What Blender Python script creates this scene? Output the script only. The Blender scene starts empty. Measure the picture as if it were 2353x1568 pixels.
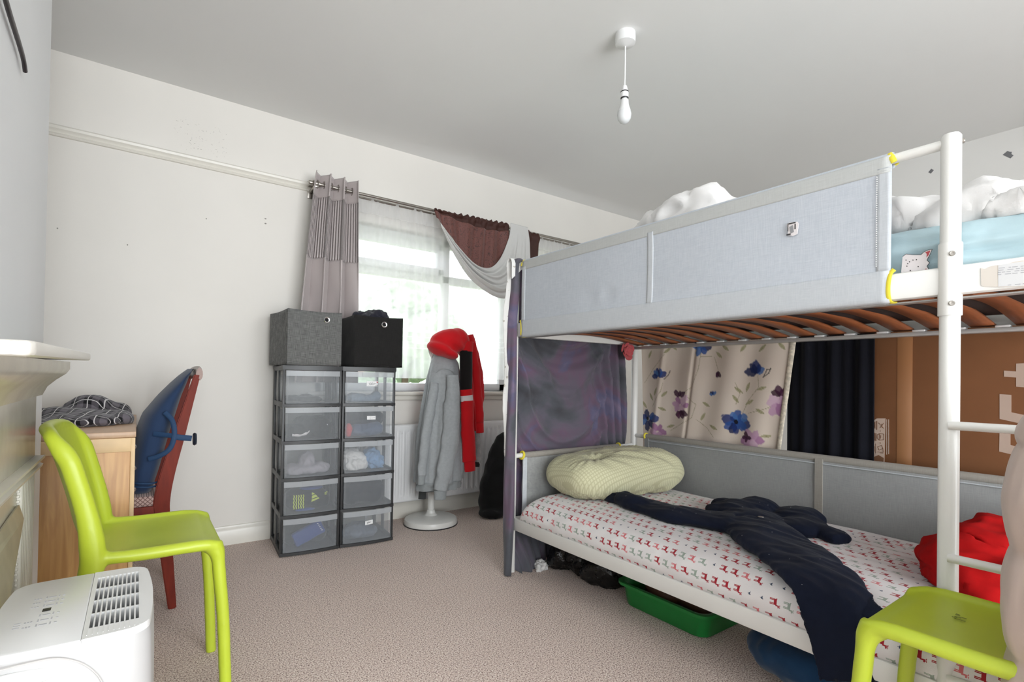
import bpy, bmesh, math, random
import numpy as np
from mathutils import Vector, Matrix, noise
random.seed(7)
PI = math.pi
scene = bpy.context.scene
C = bpy.context.collection

# ---------------------------------------------------------------- camera
YAW, PITCH, ROLL, FOC, PCY = math.radians(36.08195), math.radians(0.56162), math.radians(-0.93717), 1181.355, 860.374
def _cam_axes():
    f = Vector((math.sin(YAW)*math.cos(PITCH), math.cos(YAW)*math.cos(PITCH), math.sin(PITCH)))
    r = Vector((math.cos(YAW), -math.sin(YAW), 0)); d = f.cross(r)
    c, s = math.cos(ROLL), math.sin(ROLL)
    return c*r+s*d, -s*r+c*d, f
CR, CD, CF = _cam_axes()
EYE = Vector((0, 0, 1.0))
cam = bpy.data.objects.new('camera', bpy.data.cameras.new('camera')); C.objects.link(cam)
cam.data.sensor_width = 36; cam.data.lens = FOC/2353*36
cam.data.shift_y = (PCY-784)/2353; cam.data.clip_start = 0.02
m3 = Matrix((CR, -CD, -CF)).transposed()
cam.matrix_world = Matrix.Translation(EYE) @ m3.to_4x4()
scene.camera = cam
# surveying helper: the point where the sight line of a photo pixel meets a plane of the room
def at(axis, val, px, py):
    d = CR*((px-1176.5)/FOC) + CD*((py-PCY)/FOC) + CF
    t = (val-EYE[axis])/d[axis]
    return EYE + d*t

# ---------------------------------------------------------------- helpers
def lin(c):
    return tuple(((x/255)/12.92 if x/255 <= .04045 else ((x/255+.055)/1.055)**2.4) for x in c)
def col(*c): return lin(c)+(1.0,)

def mat(name, color, rough=.6, metal=0., bump=0., bscale=200., var=0., vscale=6., spec=.5, sheen=0., coat=0., trans=0., stretch=None, bdist=.002):
    m = bpy.data.materials.new(name); m.use_nodes = True
    nt = m.node_tree; b = nt.nodes['Principled BSDF']
    b.inputs['Base Color'].default_value = color; b.inputs['Roughness'].default_value = rough
    b.inputs['Metallic'].default_value = metal; b.inputs['Specular IOR Level'].default_value = spec
    if sheen: b.inputs['Sheen Weight'].default_value = sheen
    if coat: b.inputs['Coat Weight'].default_value = coat
    if bump or var:
        tc = nt.nodes.new('ShaderNodeTexCoord'); src = tc.outputs['Object']
        if stretch:
            mp = nt.nodes.new('ShaderNodeMapping'); mp.inputs['Scale'].default_value = stretch
            nt.links.new(src, mp.inputs['Vector']); src = mp.outputs['Vector']
    if bump:
        n = nt.nodes.new('ShaderNodeTexNoise'); n.inputs['Scale'].default_value = bscale; n.inputs['Detail'].default_value = 3
        nt.links.new(src, n.inputs['Vector'])
        bp = nt.nodes.new('ShaderNodeBump'); bp.inputs['Strength'].default_value = bump; bp.inputs['Distance'].default_value = bdist
        nt.links.new(n.outputs['Fac'], bp.inputs['Height']); nt.links.new(bp.outputs['Normal'], b.inputs['Normal'])
    if var:
        n = nt.nodes.new('ShaderNodeTexNoise'); n.inputs['Scale'].default_value = vscale; n.inputs['Detail'].default_value = 4
        nt.links.new(src, n.inputs['Vector'])
        r = nt.nodes.new('ShaderNodeValToRGB'); r.color_ramp.elements[0].position = .3; r.color_ramp.elements[1].position = .7
        r.color_ramp.elements[0].color = tuple(max(0, x*(1-var)) for x in color[:3])+(1,)
        r.color_ramp.elements[1].color = tuple(min(1, x*(1+var)) for x in color[:3])+(1,)
        nt.links.new(n.outputs['Fac'], r.inputs['Fac']); nt.links.new(r.outputs['Color'], b.inputs['Base Color'])
    return m

class E:
    """arithmetic on shader sockets"""
    def __init__(s, nt, v): s.nt, s.v = nt, v
    def _op(s, op, o=None, o2=None):
        n = s.nt.nodes.new('ShaderNodeMath'); n.operation = op
        for i, x in enumerate((s, o, o2)):
            if x is None: continue
            if isinstance(x, E):
                if isinstance(x.v, (int, float)): n.inputs[i].default_value = x.v
                else: s.nt.links.new(x.v, n.inputs[i])
            else: n.inputs[i].default_value = x
        return E(s.nt, n.outputs[0])
    def __add__(s, o): return s._op('ADD', o)
    def __sub__(s, o): return s._op('SUBTRACT', o)
    def __mul__(s, o): return s._op('MULTIPLY', o)
    def __lt__(s, o): return s._op('LESS_THAN', o)
    def __gt__(s, o): return s._op('GREATER_THAN', o)
    def abs(s): return s._op('ABSOLUTE')
    def max(s, o): return s._op('MAXIMUM', o)
    def min(s, o): return s._op('MINIMUM', o)
    def floor(s): return s._op('FLOOR')
    def fract(s): return s._op('FRACT')
    def sin(s): return s._op('SINE')
def mixcol(nt, fac, a, b):
    n = nt.nodes.new('ShaderNodeMix'); n.data_type = 'RGBA'
    for k, x in ((0, fac), (6, a), (7, b)):
        if isinstance(x, E): x = x.v
        if hasattr(x, 'is_output'): nt.links.new(x, n.inputs[k])
        else: n.inputs[k].default_value = x
    return n.outputs[2]
def xyz(nt, out='Object', stretch=None):
    tc = nt.nodes.new('ShaderNodeTexCoord'); s = nt.nodes.new('ShaderNodeSeparateXYZ')
    nt.links.new(tc.outputs[out], s.inputs[0])
    return [E(nt, s.outputs[i]) for i in range(3)]
def bsdf(m): return m.node_tree.nodes['Principled BSDF']

INV = {}
def thing(name, label, cat, loc=(0, 0, 0), rotz=0., group=None, kind=None):
    o = bpy.data.objects.new(name, None); C.objects.link(o); o.empty_display_size = .05
    o.location = loc; o.rotation_euler = (0, 0, rotz)
    INV[o.name] = (Matrix.Translation(Vector(loc)) @ Matrix.Rotation(rotz, 4, 'Z')).inverted()
    tag(o, label, cat, group)
    if kind: o['kind'] = kind
    return o
def tag(o, label, cat, group=None):
    o['label'] = label; o['category'] = cat
    if group: o['group'] = group
    return o
def struct(o): o['kind'] = 'structure'; return o

def root_of(p):
    while p.parent: p = p.parent
    return p
def finish(name, me, m, parent=None, smooth=True, world=True, angle=40):
    mats = m if isinstance(m, (list, tuple)) else [m]
    if parent is not None and world: me.transform(INV[root_of(parent).name])
    for x in mats: me.materials.append(x)
    if smooth and len(me.polygons):
        me.polygons.foreach_set('use_smooth', [True]*len(me.polygons))
        if angle: me.set_sharp_from_angle(angle=math.radians(angle))
    o = bpy.data.objects.new(name, me); C.objects.link(o)
    if parent is not None: o.parent = parent
    return o
def obj(name, bm, m, parent=None, smooth=True, world=True, angle=40, recalc=True):
    if recalc: bmesh.ops.recalc_face_normals(bm, faces=bm.faces[:])
    me = bpy.data.meshes.new(name); bm.to_mesh(me); bm.free()
    return finish(name, me, m, parent, smooth, world, angle)
def loc_obj(name, bm, m, parent, **k): return obj(name, bm, m, parent, world=False, **k)
NB = bmesh.new
def add_box(bm, lo, hi, bevel=0., M=None, mi=0, seg=2):
    t = NB(); bmesh.ops.create_cube(t, size=1)
    lo, hi = Vector(lo), Vector(hi); c, s = (lo+hi)/2, hi-lo
    t.transform(Matrix.Translation(c) @ Matrix.Diagonal((abs(s.x), abs(s.y), abs(s.z), 1)))
    if bevel: bmesh.ops.bevel(t, geom=t.edges[:], offset=bevel, segments=seg, profile=.5, affect='EDGES')
    if M: t.transform(M)
    merge(bm, t, mi)
def merge(bm, t, mi=0):
    bmesh.ops.recalc_face_normals(t, faces=t.faces[:])
    me = bpy.data.meshes.new('tmp')
    for f in t.faces: f.material_index = mi
    t.to_mesh(me); t.free(); bm.from_mesh(me); bpy.data.meshes.remove(me)
def add_tube(bm, pts, rad, n=14, caps=True, up=(0, 0, 1), mi=0, closed=False):
    """rad: number, list of numbers, or list of (rx, ry)"""
    pts = [Vector(p) for p in pts]; k = len(pts)
    if not isinstance(rad, (list, tuple)): rad = [rad]*k
    t = NB(); rings = []
    up = Vector(up)
    prev = None
    for i, p in enumerate(pts):
        if closed: d = pts[(i+1) % k]-pts[i-1]
        else: d = pts[min(i+1, k-1)]-pts[max(i-1, 0)]
        d.normalize()
        if prev is None:
            a = d.cross(up)
            if a.length < 1e-3: a = d.cross(Vector((1, 0, 0)))
        else:
            a = prev - d*prev.dot(d)
        a.normalize(); prev = a; b = a.cross(d)
        r = rad[i]; rx, ry = r if isinstance(r, (list, tuple)) else (r, r)
        rings.append([t.verts.new(p + a*rx*math.cos(q) + b*ry*math.sin(q)) for q in [2*PI*j/n for j in range(n)]])
    for i in range(k if closed else k-1):
        A, B = rings[i], rings[(i+1) % k]
        for j in range(n): t.faces.new((A[j], A[(j+1) % n], B[(j+1) % n], B[j]))
    if caps and not closed:
        t.faces.new(rings[0][::-1]); t.faces.new(rings[-1])
    merge(bm, t, mi)
def add_lathe(bm, prof, center=(0, 0, 0), n=32, mi=0, M=None):
    t = NB(); rings = []
    for r, z in prof:
        rings.append([t.verts.new((r*math.cos(2*PI*j/n), r*math.sin(2*PI*j/n), z)) for j in range(n)] if r > 1e-6 else [t.verts.new((0, 0, z))])
    for A, B in zip(rings, rings[1:]):
        for j in range(n):
            a0, a1 = A[j % len(A)], A[(j+1) % len(A)]; b0, b1 = B[j % len(B)], B[(j+1) % len(B)]
            vs = []
            for v in (a0, a1, b1, b0):
                if v not in vs: vs.append(v)
            if len(vs) > 2: t.faces.new(vs)
    t.transform(Matrix.Translation(Vector(center)) @ (M or Matrix.Identity(4)))
    merge(bm, t, mi)
def add_prism(bm, poly, d0, d1, axes='xy', mi=0, bevel=0.):
    """extrude a 2D outline between d0 and d1 along the remaining axis"""
    ix = {'x': 0, 'y': 1, 'z': 2}; a, b = ix[axes[0]], ix[axes[1]]; c = 3-a-b
    t = NB()
    def mk(d):
        vs = []
        for p in poly:
            v = [0, 0, 0]; v[a] = p[0]; v[b] = p[1]; v[c] = d; vs.append(t.verts.new(v))
        return vs
    A, B = mk(d0), mk(d1); n = len(poly)
    t.faces.new(A[::-1]); t.faces.new(B)
    for i in range(n): t.faces.new((A[i], A[(i+1) % n], B[(i+1) % n], B[i]))
    if bevel:
        bmesh.ops.recalc_face_normals(t, faces=t.faces[:])
        bmesh.ops.bevel(t, geom=t.edges[:], offset=bevel, segments=2, profile=.5, affect='EDGES')
    merge(bm, t, mi)
def add_ell(bm, c, r, rotz=0., mi=0, u=20, v=12, rot=None):
    t = NB(); bmesh.ops.create_uvsphere(t, u_segments=u, v_segments=v, radius=1)
    M = Matrix.Rotation(rotz, 4, 'Z') if rot is None else rot
    t.transform(Matrix.Translation(Vector(c)) @ M @ Matrix.Diagonal((r[0], r[1], r[2], 1)))
    merge(bm, t, mi)
def box_obj(name, lo, hi, m, parent=None, bevel=0., world=True, smooth=True):
    bm = NB(); add_box(bm, lo, hi, bevel); return obj(name, bm, m, parent, smooth=smooth, world=world)
def tube_obj(name, pts, r, m, parent=None, n=14, world=True, **k):
    bm = NB(); add_tube(bm, pts, r, n, **k); return obj(name, bm, m, parent, world=world)
def grid_mesh(name, fn, nu, nv, uv=None, closed=False):
    """fn(u, v) with u, v in 0..1 gives a point"""
    vs = [fn(i/nu, j/nv) for j in range(nv+1) for i in range(nu+1)]
    fs = [(j*(nu+1)+i, j*(nu+1)+i+1, (j+1)*(nu+1)+i+1, (j+1)*(nu+1)+i) for j in range(nv) for i in range(nu)]
    me = bpy.data.meshes.new(name); me.from_pydata([tuple(p) for p in vs], [], fs)
    if uv:
        l = me.uv_layers.new(name='UVMap'); idx = np.zeros(len(me.loops), 'i'); me.loops.foreach_get('vertex_index', idx)
        w = np.array([uv(i/nu, j/nv) for j in range(nv+1) for i in range(nu+1)], 'f')
        l.data.foreach_set('uv', w[idx].ravel())
    me.update()
    return me
def solid(o, t, off=0.):
    s = o.modifiers.new('thickness', 'SOLIDIFY'); s.thickness = t; s.offset = off
    return o
def nz(p, s=1., seed=0.): return noise.noise(Vector((p[0]*s+seed*17.3, p[1]*s-seed*9.1, p[2]*s+seed*5.7)))
def ridge(p, seed=0.): return 1-2*abs(noise.noise(Vector((p[0]+seed*17.3, p[1]-seed*9.1, p[2]+seed*5.7))))
def soft(name, bm, m, parent=None, voxel=.008, smooth=4, wr=(), floor=None, world=True, disp=None):
    """union of overlapping solids turned into one continuous rumpled cloth body.
    wr: list of (amplitude, (sx, sy, sz) frequencies, 'n' noise or 'r' ridges)"""
    bmesh.ops.recalc_face_normals(bm, faces=bm.faces[:])
    me = bpy.data.meshes.new('t'); bm.to_mesh(me); bm.free()
    t = bpy.data.objects.new('t', me); C.objects.link(t)
    md = t.modifiers.new('r', 'REMESH'); md.mode = 'VOXEL'; md.voxel_size = voxel
    dg = bpy.context.evaluated_depsgraph_get(); dg.update()
    out = bpy.data.meshes.new_from_object(t.evaluated_get(dg))
    bpy.data.objects.remove(t); bpy.data.meshes.remove(me)
    b = NB(); b.from_mesh(out); bpy.data.meshes.remove(out)
    for _ in range(smooth): bmesh.ops.smooth_vert(b, verts=b.verts[:], factor=.5, use_axis_x=True, use_axis_y=True, use_axis_z=True)
    b.normal_update()
    for k, (amp, sc, kind) in enumerate(wr):
        mv = []
        for v in b.verts:
            p = (v.co.x*sc[0], v.co.y*sc[1], v.co.z*sc[2])
            w = (nz(p, 1, k+1) if kind == 'n' else ridge(p, k+1)*.5)
            mv.append(v.co + v.normal*(amp*w))
        for v, c in zip(b.verts, mv): v.co = c
        b.normal_update()
    if disp:
        for v in b.verts: v.co = disp(v.co, v.normal)
    if floor is not None:
        for v in b.verts:
            if v.co.z < floor: v.co.z = floor
    return obj(name, b, m, parent, angle=0, world=world)
def spline(pts, n=8):
    """Catmull-Rom through pts"""
    P = [Vector(p) for p in pts]; out = []
    for i in range(len(P)-1):
        p0, p1, p2, p3 = P[max(i-1, 0)], P[i], P[i+1], P[min(i+2, len(P)-1)]
        for k in range(n):
            t = k/n
            out.append(.5*((2*p1)+(p2-p0)*t+(2*p0-5*p1+4*p2-p3)*t*t+(3*p1-p0-3*p2+p3)*t**3))
    out.append(P[-1]); return out
def interp(xs, ys, x):
    if x <= xs[0]: return ys[0]
    for a, b, c, d in zip(xs, xs[1:], ys, ys[1:]):
        if x <= b:
            t = (x-a)/(b-a); return c+(d-c)*t
    return ys[-1]
def sm(t): t = max(0, min(1, t)); return t*t*(3-2*t)
# ---------------------------------------------------------------- materials
def wall_material(name, color, stains=False):
    m = mat(name, color, .75, bump=.12, bscale=35, var=.025, vscale=1.6, spec=.3)
    if stains:
        nt = m.node_tree; X, Y, Z = xyz(nt)
        n = nt.nodes.new('ShaderNodeTexNoise'); n.inputs['Scale'].default_value = 55; n.inputs['Detail'].default_value = 5; n.inputs['Distortion'].default_value = 1.2
        mp = nt.nodes.new('ShaderNodeMapping'); mp.inputs['Scale'].default_value = (.8, 1, 1.5); mp.inputs['Rotation'].default_value = (0, .5, 0)
        tc = nt.nodes.new('ShaderNodeTexCoord'); nt.links.new(tc.outputs['Object'], mp.inputs[0]); nt.links.new(mp.outputs[0], n.inputs['Vector'])
        mask = ((X-.27).abs()-.13).max((Z-2.35).abs()-.085) < 0.
        f = (E(nt, n.outputs['Fac']) > .655)*mask*.55
        base = bsdf(m).inputs['Base Color'].links[0].from_socket
        nt.links.new(mixcol(nt, f, base, col(120, 112, 104)), bsdf(m).inputs['Base Color'])
    return m
M = {}
M['wall'] = wall_material('wall_paint', col(235, 231, 224), True)
M['wall2'] = wall_material('wall_paint_cool', col(239, 240, 240))
M['wallr'] = wall_material('wall_paint_right', col(232, 230, 226))
M['ceil'] = mat('ceiling_paint', col(239, 239, 237), .85, bump=.05, bscale=20, var=.015, vscale=1.2, spec=.2)
M['gloss'] = mat('cream_gloss_paint', col(232, 228, 218), .28, var=.02, vscale=8)
M['gloss_old'] = mat('old_cream_gloss', col(214, 207, 188), .22, var=.07, vscale=9, bump=.15, bscale=12, bdist=.004)
M['white'] = mat('white_powder_coat', col(236, 235, 230), .3)
M['whiteplastic'] = mat('white_plastic', col(236, 236, 235), .35)
M['upvc'] = mat('white_upvc', col(240, 241, 242), .25)
M['rad'] = mat('radiator_enamel', col(240, 240, 240), .3)
M['dark'] = mat('opening_shade_black', col(16, 15, 15), .9)  # flat black for shade painted inside openings
M['black'] = mat('black_cloth', col(20, 20, 21), .95, bump=.3, bscale=300, sheen=.1)
M['blackplastic'] = mat('black_plastic', col(34, 32, 34), .4)
M['steel'] = mat('brushed_steel', col(170, 165, 158), .3, 1.)
M['chrome'] = mat('chrome_ring', col(210, 210, 210), .18, 1.)
M['hanger'] = mat('hanger_plastic', col(44, 38, 40), .35)

m = mat('carpet', col(176, 156, 147), .98, spec=.1, sheen=.15)
nt = m.node_tree
tc = nt.nodes.new('ShaderNodeTexCoord')
def noi(scale, det, dist=0, vec=None):
    n = nt.nodes.new('ShaderNodeTexNoise'); n.inputs['Scale'].default_value = scale; n.inputs['Detail'].default_value = det; n.inputs['Distortion'].default_value = dist
    nt.links.new(vec or tc.outputs['Object'], n.inputs['Vector']); return n
n1, n2, n3 = noi(200, 3), noi(3, 3), noi(90, 2)
r1 = nt.nodes.new('ShaderNodeValToRGB'); cr = r1.color_ramp
cr.elements[0].position = .33; cr.elements[0].color = col(116, 94, 85); cr.elements[1].position = .68; cr.elements[1].color = col(255, 246, 237)
e = cr.elements.new(.45); e.color = col(205, 182, 170); e = cr.elements.new(.55); e.color = col(240, 221, 210)
nt.links.new(n1.outputs['Fac'], r1.inputs['Fac'])
big = (E(nt, n2.outputs['Fac'])-.5)*.5
c2 = mixcol(nt, big.max(0), r1.outputs['Color'], col(190, 164, 150))
sp = (E(nt, n3.outputs['Fac']) > .73)*.6
c3 = mixcol(nt, sp, c2, col(96, 76, 68))
nt.links.new(c3, bsdf(m).inputs['Base Color'])
bp = nt.nodes.new('ShaderNodeBump'); bp.inputs['Strength'].default_value = .9; bp.inputs['Distance'].default_value = .004
nt.links.new(n1.outputs['Fac'], bp.inputs['Height']); nt.links.new(bp.outputs['Normal'], bsdf(m).inputs['Normal'])
M['carpet'] = m

def weave(name, color, color2, fx=700., fz=900., rough=.9, mix=.5, axes=(1, 2), blotch=0.):
    """woven cloth: fine cross threads from noise stretched two ways"""
    m = mat(name, color, rough, spec=.2, sheen=.1); nt = m.node_tree
    tc = nt.nodes.new('ShaderNodeTexCoord')
    fs = []
    for k in range(2):
        sc = [60., 60., 60.]; sc[axes[k]] = (fx, fz)[k]; sc[axes[1-k]] = 25.
        mp = nt.nodes.new('ShaderNodeMapping'); mp.inputs['Scale'].default_value = sc
        n = nt.nodes.new('ShaderNodeTexNoise'); n.inputs['Scale'].default_value = 1; n.inputs['Detail'].default_value = 2
        nt.links.new(tc.outputs['Object'], mp.inputs[0]); nt.links.new(mp.outputs[0], n.inputs['Vector']); fs.append(E(nt, n.outputs['Fac']))
    f = (fs[0]+fs[1]-.62)*1.5*mix*1.4
    if blotch:
        n = nt.nodes.new('ShaderNodeTexNoise'); n.inputs['Scale'].default_value = 5; nt.links.new(tc.outputs['Object'], n.inputs['Vector'])
        f = f + (E(nt, n.outputs['Fac'])-.5)*blotch
    f = f.max(0).min(1)
    nt.links.new(mixcol(nt, f, color, color2), bsdf(m).inputs['Base Color'])
    bp = nt.nodes.new('ShaderNodeBump'); bp.inputs['Strength'].default_value = .25; bp.inputs['Distance'].default_value = .001
    nt.links.new((fs[0]+fs[1]).v, bp.inputs['Height']); nt.links.new(bp.outputs['Normal'], bsdf(m).inputs['Normal'])
    return m
M['guard'] = weave('guard_weave', col(186, 193, 202), col(214, 218, 224))
M['guard_hem'] = weave('guard_hem_weave', col(190, 195, 200), col(212, 215, 218))
M['guard_bar'] = weave('guard_sleeve_weave', col(184, 186, 184), col(204, 206, 204))
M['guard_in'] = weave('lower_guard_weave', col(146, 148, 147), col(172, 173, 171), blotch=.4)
M['guard_trim'] = weave('lower_guard_trim', col(150, 145, 136), col(170, 166, 158))
M['boxgrey'] = weave('grey_box_weave', col(56, 57, 57), col(150, 150, 147), mix=.5, axes=(0, 2))
M['boxblack'] = weave('black_box_weave', col(26, 25, 25), col(50, 49, 47), mix=.4, axes=(0, 2))
M['yellow'] = mat('yellow_binding', col(240, 222, 70), .8, bump=.3, bscale=500)
M['stitch'] = mat('white_stitch', col(238, 238, 236), .8)
M['slat'] = mat('brown_slat_wood', col(150, 88, 52), .5, var=.18, vscale=10, stretch=(1, 8, 8))
M['ledge'] = mat('grey_steel_ledge', col(176, 175, 172), .35, .2)
M['undershade'] = mat('underside_shade_dark', col(44, 32, 30), .95, var=.25, vscale=14)  # pale cloth coloured dark for the shade beneath the upper bunk
M['lime'] = mat('lime_plastic', col(186, 202, 56), .38, bump=.04, bscale=400, var=.03, vscale=5)
M['scuff'] = mat('scuff_mark', col(120, 130, 50), .7)
m = mat('oak_laminate', col(203, 160, 104), .42); nt = m.node_tree
tc = nt.nodes.new('ShaderNodeTexCoord'); mp = nt.nodes.new('ShaderNodeMapping'); mp.inputs['Scale'].default_value = (16, 16, 1.2)
n = nt.nodes.new('ShaderNodeTexNoise'); n.inputs['Scale'].default_value = 3; n.inputs['Detail'].default_value = 6; n.inputs['Distortion'].default_value = .8
nt.links.new(tc.outputs['Object'], mp.inputs[0]); nt.links.new(mp.outputs[0], n.inputs['Vector'])
r = nt.nodes.new('ShaderNodeValToRGB'); r.color_ramp.elements[0].position = .35; r.color_ramp.elements[0].color = col(190, 140, 84)
r.color_ramp.elements[1].position = .62; r.color_ramp.elements[1].color = col(212, 164, 104)
nt.links.new(n.outputs['Fac'], r.inputs['Fac']); nt.links.new(r.outputs['Color'], bsdf(m).inputs['Base Color'])
M['oak'] = m
M['oakedge'] = mat('oak_edge', col(222, 190, 145), .5, var=.06, vscale=20)
M['desktop'] = mat('desk_top_laminate', col(196, 162, 132), .4, var=.06, vscale=8, stretch=(8, 1, 1))
M['cherry'] = mat('cherry_wood', col(112, 34, 17), .55, spec=.25, var=.16, vscale=12, stretch=(6, 6, 1))
M['caprail'] = mat('top_rail_worn', col(142, 116, 106), .3, var=.2, vscale=14)
M['bluecush'] = mat('navy_mesh_fabric', col(22, 48, 82), .85, bump=.25, bscale=500, sheen=.25)
M['blueloop'] = mat('blue_webbing', col(24, 58, 94), .7, bump=.3, bscale=500)
M['satin'] = mat('taupe_satin', col(186, 176, 174), .30, sheen=.2, var=.03, vscale=6)
m = mat('taupe_satin_pintucks', col(186, 176, 174), .30, sheen=.2); nt = m.node_tree
u, v, w = xyz(nt, 'UV'); wv = (u*420.).sin()
bp = nt.nodes.new('ShaderNodeBump'); bp.inputs['Strength'].default_value = 1; bp.inputs['Distance'].default_value = .004
nt.links.new(wv.v, bp.inputs['Height']); nt.links.new(bp.outputs['Normal'], bsdf(m).inputs['Normal'])
M['pintuck'] = m
m = mat('brown_damask', col(92, 48, 40), .6, sheen=.3); nt = m.node_tree
tc = nt.nodes.new('ShaderNodeTexCoord'); n = nt.nodes.new('ShaderNodeTexNoise'); n.inputs['Scale'].default_value = 18; n.inputs['Detail'].default_value = 2; n.inputs['Distortion'].default_value = 2.4
nt.links.new(tc.outputs['Object'], n.inputs['Vector'])
f = ((E(nt, n.outputs['Fac'])-.5).abs() < .016)*.8
nt.links.new(mixcol(nt, f, col(108, 62, 54), col(40, 16, 12)), bsdf(m).inputs['Base Color'])
M['damask'] = m
M['brownhead'] = mat('brown_header_cloth', col(64, 32, 24), .7, bump=.2, bscale=120)
M['lining'] = mat('pale_grey_lining', col(212, 211, 208), .8, bump=.1, bscale=400, sheen=.2)
# net curtain: thin white threads, mostly open
m = bpy.data.materials.new('net_voile'); m.use_nodes = True; nt = m.node_tree; nt.nodes.clear()
o_ = nt.nodes.new('ShaderNodeOutputMaterial'); tr = nt.nodes.new('ShaderNodeBsdfTransparent'); tl = nt.nodes.new('ShaderNodeBsdfTranslucent'); df = nt.nodes.new('ShaderNodeBsdfDiffuse')
tl.inputs[0].default_value = (.92, .92, .92, 1); df.inputs[0].default_value = (.92, .92, .92, 1)
ad = nt.nodes.new('ShaderNodeMixShader'); ad.inputs[0].default_value = .3
nt.links.new(tl.outputs[0], ad.inputs[1]); nt.links.new(df.outputs[0], ad.inputs[2])
mx = nt.nodes.new('ShaderNodeMixShader'); X, Y, Z = xyz(nt)
band = ((Z-1.335).abs() < .012).max((Z-1.29).abs() < .004).max((Z-1.25).abs() < .009).max((Z-1.21).abs() < .004)*.14
head = (Z > 2.1)*.3
lw = nt.nodes.new('ShaderNodeLayerWeight'); lw.inputs['Blend'].default_value = .3
fac = (E(nt, lw.outputs['Facing'])*.5+.50+band+head).min(.97)
nt.links.new(fac.v, mx.inputs[0]); nt.links.new(tr.outputs[0], mx.inputs[1]); nt.links.new(ad.outputs[0], mx.inputs[2]); nt.links.new(mx.outputs[0], o_.inputs[0])
M['net'] = m
m = bpy.data.materials.new('window_glass'); m.use_nodes = True; nt = m.node_tree; nt.nodes.clear()
o_ = nt.nodes.new('ShaderNodeOutputMaterial'); tr = nt.nodes.new('ShaderNodeBsdfTransparent'); gl = nt.nodes.new('ShaderNodeBsdfGlossy'); gl.inputs['Roughness'].default_value = .02
mx = nt.nodes.new('ShaderNodeMixShader'); fr = nt.nodes.new('ShaderNodeFresnel'); fr.inputs[0].default_value = 1.25
nt.links.new(fr.outputs[0], mx.inputs[0]); nt.links.new(tr.outputs[0], mx.inputs[1]); nt.links.new(gl.outputs[0], mx.inputs[2]); nt.links.new(mx.outputs[0], o_.inputs[0])
M['glass'] = m
def frosted(name, color, opac, rough=.25):
    m = bpy.data.materials.new(name); m.use_nodes = True; nt = m.node_tree; nt.nodes.clear()
    o_ = nt.nodes.new('ShaderNodeOutputMaterial'); tr = nt.nodes.new('ShaderNodeBsdfTransparent'); pb = nt.nodes.new('ShaderNodeBsdfPrincipled')
    pb.inputs['Base Color'].default_value = color; pb.inputs['Roughness'].default_value = rough
    tl = nt.nodes.new('ShaderNodeBsdfTranslucent'); tl.inputs[0].default_value = color
    a = nt.nodes.new('ShaderNodeMixShader'); a.inputs[0].default_value = .4
    nt.links.new(pb.outputs[0], a.inputs[1]); nt.links.new(tl.outputs[0], a.inputs[2])
    mx = nt.nodes.new('ShaderNodeMixShader'); mx.inputs[0].default_value = opac
    nt.links.new(tr.outputs[0], mx.inputs[1]); nt.links.new(a.outputs[0], mx.inputs[2]); nt.links.new(mx.outputs[0], o_.inputs[0])
    return m
M['drawer'] = frosted('frosted_drawer_plastic', col(226, 231, 235), .20)
M['drawer_rim'] = frosted('frosted_drawer_rim', col(230, 233, 236), .55)
M['tower'] = mat('charcoal_plastic', col(52, 53, 54), .4)
M['paper'] = mat('white_paper_label', col(238, 238, 238), .7)
M['ink'] = mat('black_ink', col(40, 40, 42), .6)
M['fadedink'] = mat('faded_ink', col(185, 185, 188), .6)
M['redink'] = mat('red_print', col(170, 30, 45), .6)
def cloth(name, c, var=.05, rough=.92, bs=350, sheen=.2, vs=9):
    return mat(name, col(*c), rough, bump=.2, bscale=bs, var=var, vscale=vs, spec=.2, sheen=sheen)
M['greyhood'] = cloth('grey_marl_jersey', (172, 176, 178), .07, vs=60)
M['greyrib'] = cloth('grey_marl_rib', (158, 163, 164), .06, vs=60)
M['redhood'] = cloth('red_jersey', (214, 26, 34), .03)
M['blackpanel'] = cloth('black_jersey', (24, 20, 20), .05)
M['whiteband'] = cloth('white_jersey', (232, 226, 226), .02)
M['darkgrey'] = cloth('dark_grey_jersey', (66, 68, 68), .08)
M['redblanket'] = cloth('red_fleece', (176, 14, 16), .10, vs=30, sheen=0.)
M['navy'] = cloth('navy_cotton', (17, 22, 38), .1)
M['navy2'] = cloth('navy_garment_cotton', (17, 24, 42), .16, vs=7, sheen=.05)
M['whiteduvet'] = cloth('white_cotton', (236, 234, 232), .02)
M['lightblue'] = cloth('light_blue_cotton', (192, 217, 224), .03)
M['coat'] = mat('beige_padded_nylon', col(200, 180, 168), .45, sheen=.15, bump=.1, bscale=60)
M['binbag'] = mat('black_bin_liner', col(14, 14, 15), .25, bump=.9, bscale=22, bdist=.02)
M['greentub'] = mat('green_tub_plastic', col(28, 128, 56), .35)
M['cardboard'] = mat('brown_cardboard', col(132, 86, 52), .8, var=.06, vscale=5)
M['cardprint'] = mat('pale_print_on_card', col(190, 168, 152), .8)
M['cardink'] = mat('brown_print_on_card', col(120, 82, 56), .8)
M['parceltape'] = mat('brown_parcel_tape', col(160, 112, 74), .3)
M['curtnavy'] = cloth('navy_curtain_cloth', (13, 14, 22), .1, sheen=.05)
M['tissue'] = cloth('white_tissue', (235, 233, 230), .02)
M['rose'] = cloth('pink_ribbon_cloth', (186, 84, 88), .08)
M['pvc_tape'] = mat('silver_grey_tape', col(118, 118, 120), .4)
M['blueunder'] = cloth('blue_cloth', (22, 54, 84), .08)
M['plaidbase'] = None
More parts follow.
